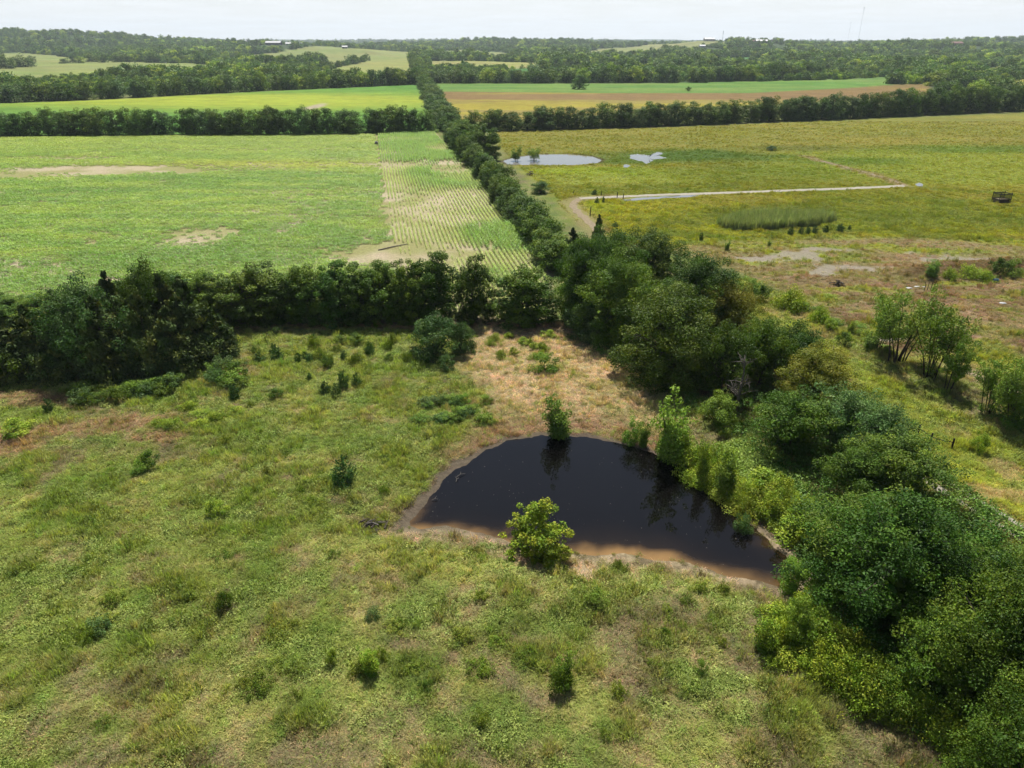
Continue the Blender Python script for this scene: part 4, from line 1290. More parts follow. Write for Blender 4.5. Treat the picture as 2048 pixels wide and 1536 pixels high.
# pond edge
for px, b, tp, w, k, lab in [(1118, 874, 786, 66, 'sapling0', 'dense willow sprout at the top of the pond casting a clear reflection'), (1345, 918, 784, 84, 'sapling1', 'tallest upright sapling on the pond rim'),
                             (1268, 884, 838, 34, 'shrub0', 'low willow shrub between the two tall pond saplings'), (1288, 892, 842, 26, 'sapling0', 'thin sapling beside the low willow shrub on the pond rim'),
                             (1410, 962, 878, 38, 'sapling2', 'slim sapling on the muddy side of the pond'), (1452, 992, 898, 54, 'sapling0', 'full green sapling beside the slim one on the muddy side'),
                             (1368, 912, 852, 34, 'sapling2', 'small sapling leaning from the tallest pond sapling'),
                             (1490, 1068, 1028, 28, 'shrub3', 'grey-green shrub standing in the mud at the water edge'), (1595, 1185, 1112, 62, 'bush1', 'dark green bush at the narrow end of the pond'),
                             (1082, 1102, 1000, 96, 'pondbush', 'yellow-green bush standing in the shallow water'), (1045, 1088, 1056, 40, 'shrub1', 'low sprig in the shallows beside the yellow-green bush'),
                             (1100, 1128, 1080, 60, 'pondbush', 'low sprawling growth at the foot of the yellow-green bush')]:
    put_px(k, 'pond_sapling' if 'sap' in k else 'pond_bush', 'sapling' if 'sap' in k else 'bush', px, b, tp, w, lab)
# bank of brambles and vines between the pond and the hedge
for i in range(54):
    t = rg.random()
    px = 1400 + 270 * t + rg.uniform(-20, 40); b = 925 + 205 * t + rg.uniform(-12, 30) - (20 if t > 0.4 else 0)
    put_px(rg.choice(['bramble0', 'bramble1', 'bramble0', 'shrub1']), 'bank_bramble', 'bramble', px, b, b - rg.uniform(22, 48), rg.uniform(40, 78), 'bright green bramble on the bank between the pond and the hedge', 'bank brambles')
for i in range(46):
    t = rg.random()
    px = 1540 + 420 * t + rg.uniform(-40, 60); b = 1240 + 250 * t + rg.uniform(-20, 60)
    put_px(rg.choice(['bramble0', 'bramble1', 'shrub1', 'bramble0']), 'grove_bramble', 'bramble', px, b, b - rg.uniform(30, 60), rg.uniform(50, 100), 'vine covered bramble at the foot of the corner grove', 'grove brambles')
for px, b, tp, w, k, lab in [(1535, 1300, 1225, 60, 'sapling2', 'upright leafy shrub at the edge of the corner grove'), (1605, 1290, 1190, 74, 'bush1', 'vine draped bush below the end of the pond'),
                             (1750, 1395, 1330, 60, 'bramble1', 'yellow-green vine mound under the huge corner tree'), (1960, 1500, 1430, 90, 'bramble0', 'dense green vine mound at the near corner')]:
    put_px(k, 'grove_bush', 'bush', px, b, tp, w, lab)

# lane and scrub land
for px, b, tp, w, k, lab in [(1585, 618, 574, 64, 'bramble0', 'largest leafy bush at the edge of the scrub land'), (1525, 602, 570, 30, 'shrub2', 'dark green bush beside the lane'),
                             (1503, 586, 556, 36, 'shrub0', 'pale green bush at the head of the lane'), (1642, 645, 612, 40, 'bramble0', 'leafy bush midway along the lane'),
                             (1690, 692, 664, 24, 'shrub2', 'small dark bush before the slender trees'), (1702, 668, 640, 18, 'sapling2', 'thin sapling before the slender trees'),
                             (1745, 700, 662, 40, 'sapling0', 'feathery bush at the foot of the slender trees'), (1662, 660, 640, 22, 'shrub1', 'low bush in the lane grass'),
                             (1866, 552, 518, 34, 'sapling0', 'sapling bush at the end of the earth bank'), (2000, 548, 514, 30, 'shrub2', 'dark bush on the earth bank'),
                             (2028, 548, 516, 34, 'shrub0', 'green bush beside the dark one on the earth bank'), (1940, 552, 530, 44, 'bramble0', 'low green cover on the face of the earth bank'),
                             (1900, 556, 536, 30, 'bramble0', 'small bramble low on the earth bank'), (1975, 562, 540, 40, 'bramble0', 'bramble spilling down the earth bank'),
                             (1660, 598, 588, 34, 'bramble1', 'bright yellow-green patch in the brown scrub'), (1768, 612, 590, 26, 'shrub1', 'yellow topped weed above the slender trees'),
                             (1455, 500, 478, 12, 'sapling1', 'small thin sapling in the short grass'), (1540, 492, 480, 10, 'sapling2', 'tiny sapling below the row of little cedars'),
                             (1963, 905, 868, 26, 'shrub1', 'leafy weed beside the fence posts'), (1543, 301, 291, 18, 'bush0', 'small dark bush alone in the middle pasture')]:
    put_px(k, 'scrub_bush', 'bush', px, b, tp, w, lab)
for px, b, tp, w in [(1582, 470, 453, 13), (1603, 469, 452, 12), (1617, 468, 450, 12), (1631, 467, 450, 13), (1652, 465, 449, 13), (1681, 463, 446, 17), (1700, 460, 449, 8)]:
    put_px('cedarlet%d' % (px % 3), 'young_cedar', 'bush', px, b, tp, w, 'small round young cedar in the line before the reeds', 'line of young cedars')
for px, b, tp, w, lab in [(1189, 389, 379, 12, 'little cedar above the gravel road near the gate posts'), (1194, 407, 394, 9, 'little cedar below the gravel road'),
                          (1207, 405, 391, 6, 'thin little cedar below the gravel road'), (1403, 480, 463, 9, 'thin cedar alone in the yellow-green pasture'),
                          (1230, 455, 442, 14, 'young cedar poking out beyond the big hedge')]:
    put_px('cedarlet%d' % (px % 3), 'young_cedar', 'bush', px, b, tp, w, lab)
for i in range(14):
    px = 1560 + 230 * (i / 13) + rg.uniform(-18, 18); b = 600 + 100 * (i / 13) + rg.uniform(-8, 10)
    put_px(rg.choice(['shrub1', 'bramble1', 'shrub0']), 'lane_weed', 'weed', px, b, b - rg.uniform(8, 18), rg.uniform(14, 30), 'leafy weed along the edge of the lane', 'lane edge weeds')

# trees standing free in the far left field
for px, b, tp, w, lab in [(8, 137, 106, 34, 'tree at the far end of the pale hill field, largest of its scatter'), (45, 134, 108, 36, 'broad pair-crowned tree alone in the pale hill field'),
                          (62, 127, 110, 16, 'slim tree beside the broad pair-crowned one'), (125, 127, 117, 14, 'small bush below the edge of the hillside wood'),
                          (143, 126, 108, 20, 'round tree stepping out of the hillside wood'), (160, 126, 112, 18, 'low tree beside the round one at the hillside wood'),
                          (182, 124, 104, 26, 'spreading tree in front of the hillside wood'), (206, 125, 106, 18, 'dark tree standing free at the corner of the hillside wood'),
                          (240, 124, 103, 34, 'pale green rounded tree at the hillside wood edge'), (142, 150, 144, 7, 'little bush in the open hill field'),
                          (1100, 119, 100, 40, 'domed tree in the belt beyond the pale far field')]:
    put_px(FARS[px % 6], 'field_tree', T, px, b, tp, w, lab)
for i in range(70):
    px, b = rg.uniform(10, 1450), rg.uniform(810, 1500)
    q = flat(px, b)
    if poly_sd(np.array([q[0]]), np.array([q[1]]), POND)[0] > -2.5 or poly_sd(np.array([q[0]]), np.array([q[1]]), DRY)[0] > 0:
        continue
    sc_w = 1 + (b - 800) / 700
    put_px(rg.choice(['weed0', 'weed1']), 'meadow_weed', 'weed', px, b, b - rg.uniform(7, 15) * sc_w, rg.uniform(14, 34) * sc_w, 'low leafy weed clump in the open meadow', 'meadow weed clumps')
# ------------------------------------------------------------------ built things
def root(name, loc, label, cat, rz=0.0, group=None):
    o = link(name, None)
    o.location = tuple(float(v) for v in loc); o.rotation_euler = (0, 0, rz)
    return tag(o, label, cat, group)


# fence by the wheel track
fence = root('rail_fence', gp(1902, 900), 'short dark fence of three posts and rails beside the wheel track', 'fence')
f0 = np.array(gp(1902, 900))
prev = None
for i, (px, b, tp) in enumerate([(1834, 872, 858), (1859, 889, 873), (1902, 900, 879)]):
    p = gp(px, b) - f0
    hh = 1.35
    MB().tube([(p[0], p[1], p[2] - 0.3), (p[0] + 0.02, p[1], p[2] + hh)], [0.10, 0.09], 7).build('post', M['post'], fence)
    if prev is not None:
        a = prev
        for zz in ((0.95,) if i == 1 else (0.9,)):
            MB().tube([(a[0], a[1], a[2] + zz), ((a[0] + p[0]) / 2, (a[1] + p[1]) / 2, (a[2] + p[2]) / 2 + zz - 0.06), (p[0], p[1], p[2] + zz)], [0.05, 0.05, 0.05], 6).build('rail', M['post'], fence)
    prev = p
# gate posts on the gravel road
for px, b, tp, lab in [(1202, 391, 382, 'thin dark gate post above the gravel road'), (1234, 395, 384, 'first of two gate posts where the gravel road crosses the fence line'),
                       (1246, 398, 388, 'second of two gate posts where the gravel road crosses the fence line'), (1147, 388, 383, 'short post beside the little cedar near the long hedge'),
                       (1180, 432, 414, 'leaning thin post in the yellow-green pasture')]:
    p = gp(px, b); h = min(max(height_at(p, tp), 1.0), 2.2)
    g = root('fence_post', p, lab, 'post')
    MB().tube([(0, 0, -0.3), (0.05, 0, h * 0.5), (0.12, 0, h)], [0.11, 0.10, 0.09], 7).build('shaft', M['post'], g)
    MB().tube([(0.12, 0, h), (0.12, 0, h + 0.05)], [0.10, 0.04], 7).build('cap', M['post'], g)
for k, px in enumerate((1848, 1854, 1861, 1867)):
    g = root('stake', gp(px, 582 - k * 0.5), 'thin dark stake in the cluster on the brown scrub', 'stake', 0, 'stakes on the scrub')
    MB().tube([(0, 0, -0.2), (0.05, 0.02, 1.1), (0.1 * (k - 1), 0.05, 1.6)], [0.05, 0.045, 0.04], 6).build('shaft', M['post'], g)

# hay feeder in the pasture
p = gp(2001, 405)
g = root('hay_feeder', p, 'dark slatted hay feeder standing in the pasture', 'feeder', 0.15)
w, h = 1.6, 2.3
for sx in (-1, 1):
    for sy in (-1, 1):
        MB().box(sx * w - 0.07, sx * w + 0.07, sy * 1.2 - 0.07, sy * 1.2 + 0.07, -0.1, h + 0.35).build('post', M['darkmetal'], g)
for z in (0.25, 1.0, h):
    for sy in (-1, 1):
        MB().box(-w - 0.12, w + 0.12, sy * 1.3 - 0.04, sy * 1.3 + 0.04, z - 0.07, z + 0.07).build('rail', M['darkmetal'], g)
    for sx in (-1, 1):
        MB().box(sx * (w + 0.1) - 0.04, sx * (w + 0.1) + 0.04, -1.2, 1.2, z - 0.07, z + 0.07).build('rail', M['darkmetal'], g)
for i in range(11):
    x = -w + 0.35 + i * (2 * w - 0.7) / 10
    for sy in (-1, 1):
        MB().box(x - 0.05, x + 0.05, sy * 1.22 - 0.03, sy * 1.22 + 0.03, 0.15, h + 0.2).build('slat', M['darkmetal'], g)
MB().box(-w + 0.1, w - 0.1, -1.1, 1.1, 0.1, 0.9).build('hay', M['dirt'], g)

# blue barrel on its side, rubbish, brush piles, boulder, fallen pole
p = gp(1990, 564)
g = root('barrel', p + np.array([0, 0, 0.3]), 'blue plastic barrel lying below the earth bank', 'barrel', 0.2)
MB().tube([(-0.5, 0, 0), (-0.42, 0, 0), (0, 0, 0), (0.42, 0, 0), (0.5, 0, 0)], [0.26, 0.30, 0.32, 0.30, 0.26], 14).build('body', M['blue'], g, True)
for sx in (-0.2, 0.2):
    MB().tube([(sx - 0.03, 0, 0), (sx + 0.03, 0, 0)], [0.335, 0.335], 14).build('hoop', M['blue'], g, True)
for px, py, w, lab in [(1818, 577, 0.6, 'flat white plastic sheet crumpled on the scrub'), (1834, 574, 0.5, 'white rubbish bag lying beside the crumpled sheet'),
                       (1848, 574, 0.35, 'small white scrap beside the stakes'), (2005, 607, 0.6, 'white scrap in the brown scrub behind the slender trees')]:
    rg2 = np.random.default_rng(int(px))
    n = 60
    u = unit(rg2.normal(size=(n, 3))); u[:, 2] = np.abs(u[:, 2])
    bm_v = u * np.array([w, w * 0.6, w * 0.35]) * rg2.uniform(0.8, 1.1, (n, 1))
    import bmesh
    bm = bmesh.new()
    for v in bm_v: bm.verts.new(v)
    bm.verts.new((0, 0, -0.05))
    bmesh.ops.convex_hull(bm, input=bm.verts)
    me = bpy.data.meshes.new('rubbish'); bm.to_mesh(me); bm.free(); me.materials.append(M['bag'])
    o = link('rubbish', me); o.location = tuple(gp(px, py)); tag(o, lab, 'rubbish')


def brush_pile(px, py, w, h, n, label, seed):
    rg2 = random.Random(seed)
    g = root('brush_pile', gp(px, py), label, 'brush pile')
    for i in range(n):
        a = rg2.random() * 6.28; r = rg2.uniform(0, w * 0.6); L_ = rg2.uniform(0.5, 1.0) * w * 0.55
        c = Vector((math.cos(a) * r, math.sin(a) * r * 0.6, rg2.uniform(0.05, h * (1 - r / w))))
        b = rg2.random() * 3.14; d = Vector((math.cos(b), math.sin(b), rg2.uniform(-0.25, 0.25)))
        MB().tube([c - d * L_ * 0.5, c + Vector((0, 0, 0.06)), c + d * L_ * 0.5], [0.09, 0.07, 0.03], 5).build('stick', M['bark'] if i % 3 else M['dead'], g)


brush_pile(1062, 350, 3.0, 1.2, 26, 'grey brush pile in the pasture below the round pond', 3)
brush_pile(1674, 571, 2.2, 1.0, 24, 'grey brush pile at the edge of the scrub land', 4)
brush_pile(745, 1052, 2.4, 0.7, 22, 'grey heap of dead branches at the pointed end of the pond', 6)
p = gp(753, 290)
bm = bmesh.new(); bmesh.ops.create_icosphere(bm, subdivisions=2, radius=1.0)
rg2 = random.Random(3)
for v in bm.verts: v.co = Vector((v.co.x * 0.7, v.co.y * 0.6, v.co.z * 1.0)) * rg2.uniform(0.85, 1.1)
me = bpy.data.meshes.new('boulder'); bm.to_mesh(me); bm.free(); me.materials.append(M['stone'])
o = link('boulder', me); o.location = (p[0], p[1], p[2] + 0.6); tag(o, 'pale upright stone where the two crops meet', 'stone')
a, b = gp(757, 501), gp(815, 489)
g = root('fallen_pole', a, 'long pale fallen pole lying at the bare corner of the crop', 'pole')
d = Vector(b - a)
MB().tube([(0, 0, 0.12), tuple(d * 0.5 + Vector((0, 0, 0.2))), tuple(d + Vector((0, 0, 0.12)))], [0.13, 0.12, 0.07], 7).build('trunk', M['pale_bark'], g)
for t in (0.3, 0.55, 0.75):
    q = d * t + Vector((0, 0, 0.15)); MB().tube([q, q + Vector((0.3, -0.7, 0.3))], [0.05, 0.02], 5).build('branch', M['pale_bark'], g)
# driftwood in the pond
for i, (px, py, L_, ang_, lab) in enumerate([(922, 951, 1.0, 0.6, 'pale branch half in the water at the curved mud shore'), (915, 960, 0.7, 1.2, 'shorter pale stick at the curved mud shore'),
                                             (870, 1000, 0.55, 0.2, 'small grey stick in the mud near the pointed end of the pond')]):
    x0, y0 = flat(px, py, POND_Z + 0.05)
    g = root('driftwood', (x0, y0, POND_Z + 0.08), lab, 'driftwood', ang_)
    MB().tube([(-L_ / 2, 0, 0), (0, 0.06, 0.1), (L_ / 2, 0, 0.02)], [0.035, 0.03, 0.015], 6).build('stem', M['dead'], g)
    MB().tube([(0, 0.06, 0.1), (0.2, 0.35, 0.18)], [0.03, 0.012], 5).build('twig', M['dead'], g)


# ---- buildings of the far country
def barn(site, w, d, h, label, roof='white', wall='cream', rz=0.0, doors=1, windows=2):
    sx, sy, _ = SITE_XYZ[site]
    p = (sx, sy, th(sx, sy))
    g = root('barn' if doors else 'house', p, label, 'building', rz)
    MB().box(-w / 2, w / 2, -d / 2, d / 2, -1.0, h).face([(-w / 2, -d / 2, h), (-w / 2, 0, h + d * 0.22), (-w / 2, d / 2, h)]).face([(w / 2, -d / 2, h), (w / 2, d / 2, h), (w / 2, 0, h + d * 0.22)]).build('wall', M[wall], g)
    e = 0.6
    rf = MB()
    for sy in (-1, 1):
        rf.face([(-w / 2 - e, sy * (d / 2 + e), h - 0.2), (w / 2 + e, sy * (d / 2 + e), h - 0.2), (w / 2 + e, 0, h + d * 0.22 + 0.15), (-w / 2 - e, 0, h + d * 0.22 + 0.15)])
        rf.face([(-w / 2 - e, sy * (d / 2 + e), h - 0.4), (w / 2 + e, sy * (d / 2 + e), h - 0.4), (w / 2 + e, sy * (d / 2 + e), h - 0.2), (-w / 2 - e, sy * (d / 2 + e), h - 0.2)])
    rf.build('roof', M[roof], g)
    for i in range(doors):
        x = -w * 0.25 + i * w * 0.3
        MB().box(x - 1.6, x + 1.6, -d / 2 - 0.08, -d / 2, -0.2, h * 0.75).build('door', M['roofdark'], g)
    for i in range(windows):
        x = w * (0.05 + 0.3 * i / max(1, windows - 1)) + w * 0.1
        f = MB().box(x - 0.9, x + 0.9, -d / 2 - 0.06, -d / 2, h * 0.4, h * 0.78).build('window', M['white'], g)
        MB().box(x - 0.75, x + 0.75, -d / 2 - 0.10, -d / 2 - 0.065, h * 0.44, h * 0.74).build('pane', M['glass'], f)
    return g


BLD = [(0, 26, 14, 5, 'long white roofed shed half hidden in woods on the hill', 'white', 'cream', 0.1), (1, 30, 16, 6, 'wide white metal barn on the wooded hill', 'white', 'white', -0.1),
       (2, 40, 18, 6, 'low dark walled farm building with white roof behind the field hedge', 'white', 'roofdark', 0.0), (3, 14, 10, 4, 'small white shed beside the low farm building', 'white', 'white', 0.2),
       (4, 12, 9, 4, 'white outbuilding furthest from the low farm building', 'white', 'cream', -0.2), (5, 18, 12, 5, 'pale house among the trees above the clump', 'grey', 'cream', 0.1),
       (6, 12, 8, 4, 'small pale shed at the edge of the far wood', 'white', 'cream', 0.0), (7, 34, 18, 6, 'white roofed barn on the far ridge near the water tower', 'white', 'cream', 0.05),
       (8, 14, 10, 4, 'little white house at the edge of the pale field', 'white', 'white', 0.1), (9, 30, 16, 6, 'bright white metal barn in the clearing', 'white', 'roofdark', -0.15),
       (10, 16, 11, 5, 'brownish house beside the bright white barn', 'roofred', 'cream', 0.1), (11, 26, 14, 6, 'grey roofed farmhouse behind the bright white barn', 'roofdark', 'cream', 0.0),
       (12, 34, 16, 6, 'red brick house on the green hill', 'roofred', 'brick', 0.05), (13, 18, 10, 4, 'low brick wing beside the red brick house', 'roofred', 'brick', 0.05)]
BLD_POS = []
for b in BLD:
    g = barn(*b[:5], roof=b[5], wall=b[6], rz=b[7], doors=0 if 'house' in b[4] or 'wing' in b[4] else 1)
    BLD_POS.append(g.location)

# pickup under the trees of the far field
p = gp(331, 127)
g = root('pickup_truck', p, 'white pickup parked at the edge of the trees in the far field', 'truck', 0.3)
MB().box(-2.6, 2.6, -0.95, 0.95, 0.5, 1.1).build('body', M['white'], g)
MB().box(-0.9, 0.9, -0.85, 0.85, 1.1, 1.8).build('cab', M['white'], g)
MB().box(-0.7, 0.7, -0.88, -0.855, 1.2, 1.7).build('window', M['glass'], g)
for sx in (-1.7, 1.7):
    for sy in (-0.9, 0.9):
        MB().tube([(sx, sy - 0.12, 0.38), (sx, sy + 0.12, 0.38)], [0.38, 0.38], 10).build('wheel', M['tyre'], g)


def mast(px, py, top, width, label, heads):
    p = gp(px, py)
    h = height_at(p, top)
    g = root('radio_mast', p, label, 'mast')
    legs = [(width * math.cos(a), width * math.sin(a)) for a in (0.5, 0.5 + 2.094, 0.5 + 4.189)]
    n = 26
    for lx, ly in legs:
        MB().tube([(lx, ly, -1), (lx * 0.8, ly * 0.8, h)], [0.34, 0.30], 5).build('leg', M['mast'], g)
    br = MB()
    for i in range(n):
        z0, z1 = h * i / n, h * (i + 1) / n
        for k in range(3):
            a, b = legs[k], legs[(k + 1) % 3]
            s0, s1 = 1 - 0.2 * i / n, 1 - 0.2 * (i + 1) / n
            br.tube([(a[0] * s0, a[1] * s0, z0), (b[0] * s1, b[1] * s1, z1)], [0.16, 0.16], 4)
            br.tube([(a[0] * s0, a[1] * s0, z0), (b[0] * s0, b[1] * s0, z0)], [0.13, 0.13], 4)
    br.build('bracing', M['mast'], g)
    for z, r, c in heads:
        for k in range(6):
            a = k * 1.047
            MB().box(-0.8, 0.8, -0.6, 0.6, -2.4, 2.4).build('antenna', M['darkmetal'], g).location = (r * math.cos(a), r * math.sin(a), h * z)
        MB().tube([(-r, 0, h * z), (r, 0, h * z)], [0.14, 0.14], 5).build('arm', M['darkmetal'], g)
        MB().tube([(0, -r, h * z), (0, r, h * z)], [0.14, 0.14], 5).build('arm', M['darkmetal'], g)
    for k in range(3):
        a = 0.5 + k * 2.094
        MB().tube([(0, 0, h * 0.9), (h * 0.55 * math.cos(a), h * 0.55 * math.sin(a), 0)], [0.05, 0.05], 4).build('guy_wire', M['wire'], g)
    return g


mast(1716, 83, 14, 1.5, 'tall white lattice mast with dark antennas above the woods', [(0.985, 4.2, 0), (0.94, 4.2, 0)])
mast(1696, 78, 44, 1.2, 'shorter distant lattice mast beside the tall one', [(0.98, 3.4, 0)])
p = gp(1445, 79)
hw = height_at(p, 61)
g = root('water_tower', p, 'dark water tower on thin legs at the horizon', 'water tower')
for k in range(6):
    a = k * 1.047
    MB().tube([(4.5 * math.cos(a), 4.5 * math.sin(a), -1), (3.4 * math.cos(a), 3.4 * math.sin(a), hw * 0.72)], [0.35, 0.3], 6).build('leg', M['grey'], g)
MB().tube([(0, 0, hw * 0.66), (0, 0, hw * 0.70), (0, 0, hw * 0.78), (0, 0, hw * 0.93), (0, 0, hw)], [1.2, 3.6, 4.6, 4.6, 0.5], 14).build('tank', M['roofdark'], g, True)
MB().tube([(0, 0, -1), (0, 0, hw * 0.68)], [0.7, 0.7], 8).build('riser', M['grey'], g)
# ------------------------------------------------------------------ uncountable cover: grass, crops, reeds, far woods
def proto_obj(name, v, f, c, mat):
    return bpy.data.objects.new(name, mesh_np(name, v, f, M[mat], c))   # a pattern only, never placed by itself


def blades(rng, n, R, h, w, lean, base_col, jit=0.25, n_seg=2, dry=0.0):
    """tuft: bent blades springing from a patch of radius R."""
    a = rng.random(n) * 6.283; rr = R * np.sqrt(rng.random(n))
    base = np.stack([np.cos(a) * rr, np.sin(a) * rr, np.full(n, -0.02)], 1)
    az = rng.random(n) * 6.283
    hh = h * rng.uniform(0.45, 1.15, n); ln = lean * hh * rng.uniform(0.3, 1.3, n)
    d = np.stack([np.cos(az), np.sin(az), np.zeros(n)], 1)
    side = np.stack([-np.sin(az), np.cos(az), np.zeros(n)], 1)
    ww = (w * rng.uniform(0.6, 1.4, n))[:, None]
    m = base + d * (ln * 0.35)[:, None] + np.array([0, 0, 1]) * (hh * 0.62)[:, None]
    t = base + d * ln[:, None] + np.array([0, 0, 1]) * hh[:, None]
    v = np.stack([base - side * ww * 0.5, base + side * ww * 0.5, m + side * ww * 0.45, m - side * ww * 0.45, t], 1)
    k = np.arange(n)[:, None] * 5
    quads = np.concatenate([k + np.array([0, 1, 2, 3]), k + np.array([3, 2, 4, 4])], 0)
    col = np.ones((n, 3)) * base_col * rng.uniform(1 - jit, 1 + jit, (n, 1))
    if dry:
        dm = rng.random(n) < dry
        col[dm] = col[dm] * np.array([1.45, 1.1, 1.3])
    return v.reshape(-1, 3), quads, np.repeat(col, 5, axis=0)


def tri_fix(q):
    """turn degenerate quads into a clean list of faces."""
    return [tuple(int(i) for i in (r if r[2] != r[3] else r[:3])) for r in q]


def tuft(name, seed, n, R, h, w, lean, mat='grass', dry=0.0, jit=0.25):
    v, q, c = blades(np.random.default_rng(seed), n, R, h, w, lean, np.array([1.0, 1.0, 1.0]), jit, 2, dry)
    return proto_obj(name, v, tri_fix(q), c, mat)


def weed(name, seed, n, R, h, size, mat='leaf_t'):
    rng = np.random.default_rng(seed)
    p = np.c_[rng.normal(size=(n, 2)) * R * 0.5, h * rng.random(n) ** 0.7 * np.exp(-0.0 * rng.random(n))]
    nr = unit(rng.normal(size=(n, 3)) * 0.7 + np.array([0, 0, 0.8]))
    col = np.ones((n, 3)) * rng.uniform(0.75, 1.3, (n, 1))
    v, f, c = leaf_cards(rng, p, nr, size * rng.uniform(0.6, 1.4, n), col, 0.5)
    return proto_obj(name, v, f, c, mat)


def scatter(name, pts, protos, var, rotz, scale, tint, label, cat):
    """one object that carries a pattern to every point."""
    n = len(pts)
    me = bpy.data.meshes.new(name)
    me.vertices.add(n); me.vertices.foreach_set('co', np.asarray(pts, np.float32).ravel())
    def attr(nm, typ, arr, key):
        a = me.attributes.new(nm, typ, 'POINT'); a.data.foreach_set(key, np.ascontiguousarray(arr).ravel())
    attr('variant', 'INT', var.astype(np.int32), 'value')
    attr('turn', 'FLOAT_VECTOR', np.asarray(rotz, np.float32), 'vector')
    attr('size', 'FLOAT_VECTOR', np.asarray(scale, np.float32), 'vector')
    t4 = np.ones((n, 4), np.float32); t4[:, :3] = tint
    attr('tint', 'FLOAT_COLOR', t4, 'color')
    o = link(name, me)
    ng = bpy.data.node_groups.new(name, 'GeometryNodeTree')
    ng.interface.new_socket('Geometry', in_out='INPUT', socket_type='NodeSocketGeometry')
    ng.interface.new_socket('Geometry', in_out='OUTPUT', socket_type='NodeSocketGeometry')
    N, L = ng.nodes, ng.links
    gi, go = N.new('NodeGroupInput'), N.new('NodeGroupOutput')
    iop = N.new('GeometryNodeInstanceOnPoints')
    join = N.new('GeometryNodeJoinGeometry')
    for p in reversed(protos):
        oi = N.new('GeometryNodeObjectInfo'); oi.inputs['Object'].default_value = p
        oi.inputs['As Instance'].default_value = True
        L.new(oi.outputs['Geometry'], join.inputs[0])
    def named(nm, typ):
        a = N.new('GeometryNodeInputNamedAttribute'); a.data_type = typ; a.inputs['Name'].default_value = nm
        return a.outputs['Attribute']
    e2r = N.new('FunctionNodeEulerToRotation')
    L.new(named('turn', 'FLOAT_VECTOR'), e2r.inputs[0])
    L.new(gi.outputs[0], iop.inputs['Points']); L.new(join.outputs[0], iop.inputs['Instance'])
    iop.inputs['Pick Instance'].default_value = True
    L.new(named('variant', 'INT'), iop.inputs['Instance Index'])
    L.new(e2r.outputs[0], iop.inputs['Rotation'])
    L.new(named('size', 'FLOAT_VECTOR'), iop.inputs['Scale'])
    L.new(iop.outputs[0], go.inputs[0])
    md = o.modifiers.new('scatter', 'NODES'); md.node_group = ng
    return tag(o, label, cat, kind='stuff')


def fan_points(rng, n, y0, y1, margin=0.06, x_lo=None, x_hi=None, power=1.0):
    """points over the ground between two distances, denser near by."""
    out = []
    u = rng.random(n)
    y = y0 * (y1 / y0) ** u if power else y0 + (y1 - y0) * u
    half = (y * CP + CAM_H * SP) / F * 1024 * (1 + margin) + 2
    x = (rng.random(n) * 2 - 1) * half
    return x, y


rng = np.random.default_rng(99)
TUFTS = [tuft('grass_tuft', 501, 34, 0.34, 0.34, 0.035, 0.9), tuft('grass_tuft', 502, 30, 0.40, 0.26, 0.04, 1.3), tuft('grass_tuft', 503, 40, 0.3, 0.42, 0.03, 0.7),
         weed('leafy_weed', 504, 34, 0.36, 0.30, 0.14), weed('leafy_weed', 505, 26, 0.30, 0.42, 0.16), tuft('straw_tuft', 506, 30, 0.42, 0.22, 0.03, 1.9, dry=0.2)]


def cover(name, x, y, label, cat, size=(0.6, 1.2), green=0.30, hscale=1.0, weedy=0.3, gain=1.0, spread=(0.6, 1.3)):
    col, bare = ground_color(x, y)
    keep = rng.random(len(x)) > bare * 1.05
    x, y, col = x[keep], y[keep], col[keep]
    n = len(x)
    z = terrain(x, y)
    w = fbm(x, y, 5, 131, 3)
    isweed = rng.random(n) < weedy * smooth(0.38, 0.62, w) * 1.6
    isdry = (col[:, 0] > col[:, 1] * 0.98)
    var = np.where(isweed & ~isdry, rng.integers(3, 5, n), np.where(isdry & (rng.random(n) < 0.75), 5, rng.integers(0, 3, n)))
    tint = col * np.where(isdry[:, None], np.array([1.18, 1.14, 1.26]), np.array([1.5, 1.32, 1.5])) * gain * rng.uniform(*spread, (n, 1)) * (1 + 0.05 * rng.normal(size=(n, 3)))
    g = (rng.random(n) < green) | isweed
    gv = np.where((rng.random(n) < 0.5)[:, None], C(122, 146, 64), C(146, 160, 78)) * gain * rng.uniform(0.6, 1.35, (n, 1))
    gv = np.where(isweed[:, None], gv * np.array([0.86, 0.84, 0.95]), gv)
    tint = np.where((g & ~(isdry & (rng.random(n) < 0.6)))[:, None], lerp(tint, gv, 0.75), tint)
    s = rng.uniform(*size, n)[:, None] * np.array([1, 1, hscale])
    s[:, 2] *= rng.uniform(0.7, 1.3, n) * (0.7 + 1.1 * smooth(0.45, 0.75, fbm(x, y, 2.4, 135, 3)))
    rot = np.c_[rng.normal(size=n) * 0.08, rng.normal(size=n) * 0.08, rng.random(n) * 6.283]
    return scatter(name, np.c_[x, y, z], TUFTS, var, rot, s, np.clip(tint, 0.01, 0.9), label, cat)


def wet(x, y):
    return pond_sd(x, y) > -0.15


# meadow in front of the windbreak
x, y = fan_points(rng, 150000, 24, 104)
k = ~wet(x, y) & (poly_sd(x, y, SCRUB) < 0) & (poly_sd(x, y, CROP) < -1)
cover('meadow_grass', x[k], y[k], 'rough meadow grass, straw and weeds around the dark pond', 'grass', gain=1.07)
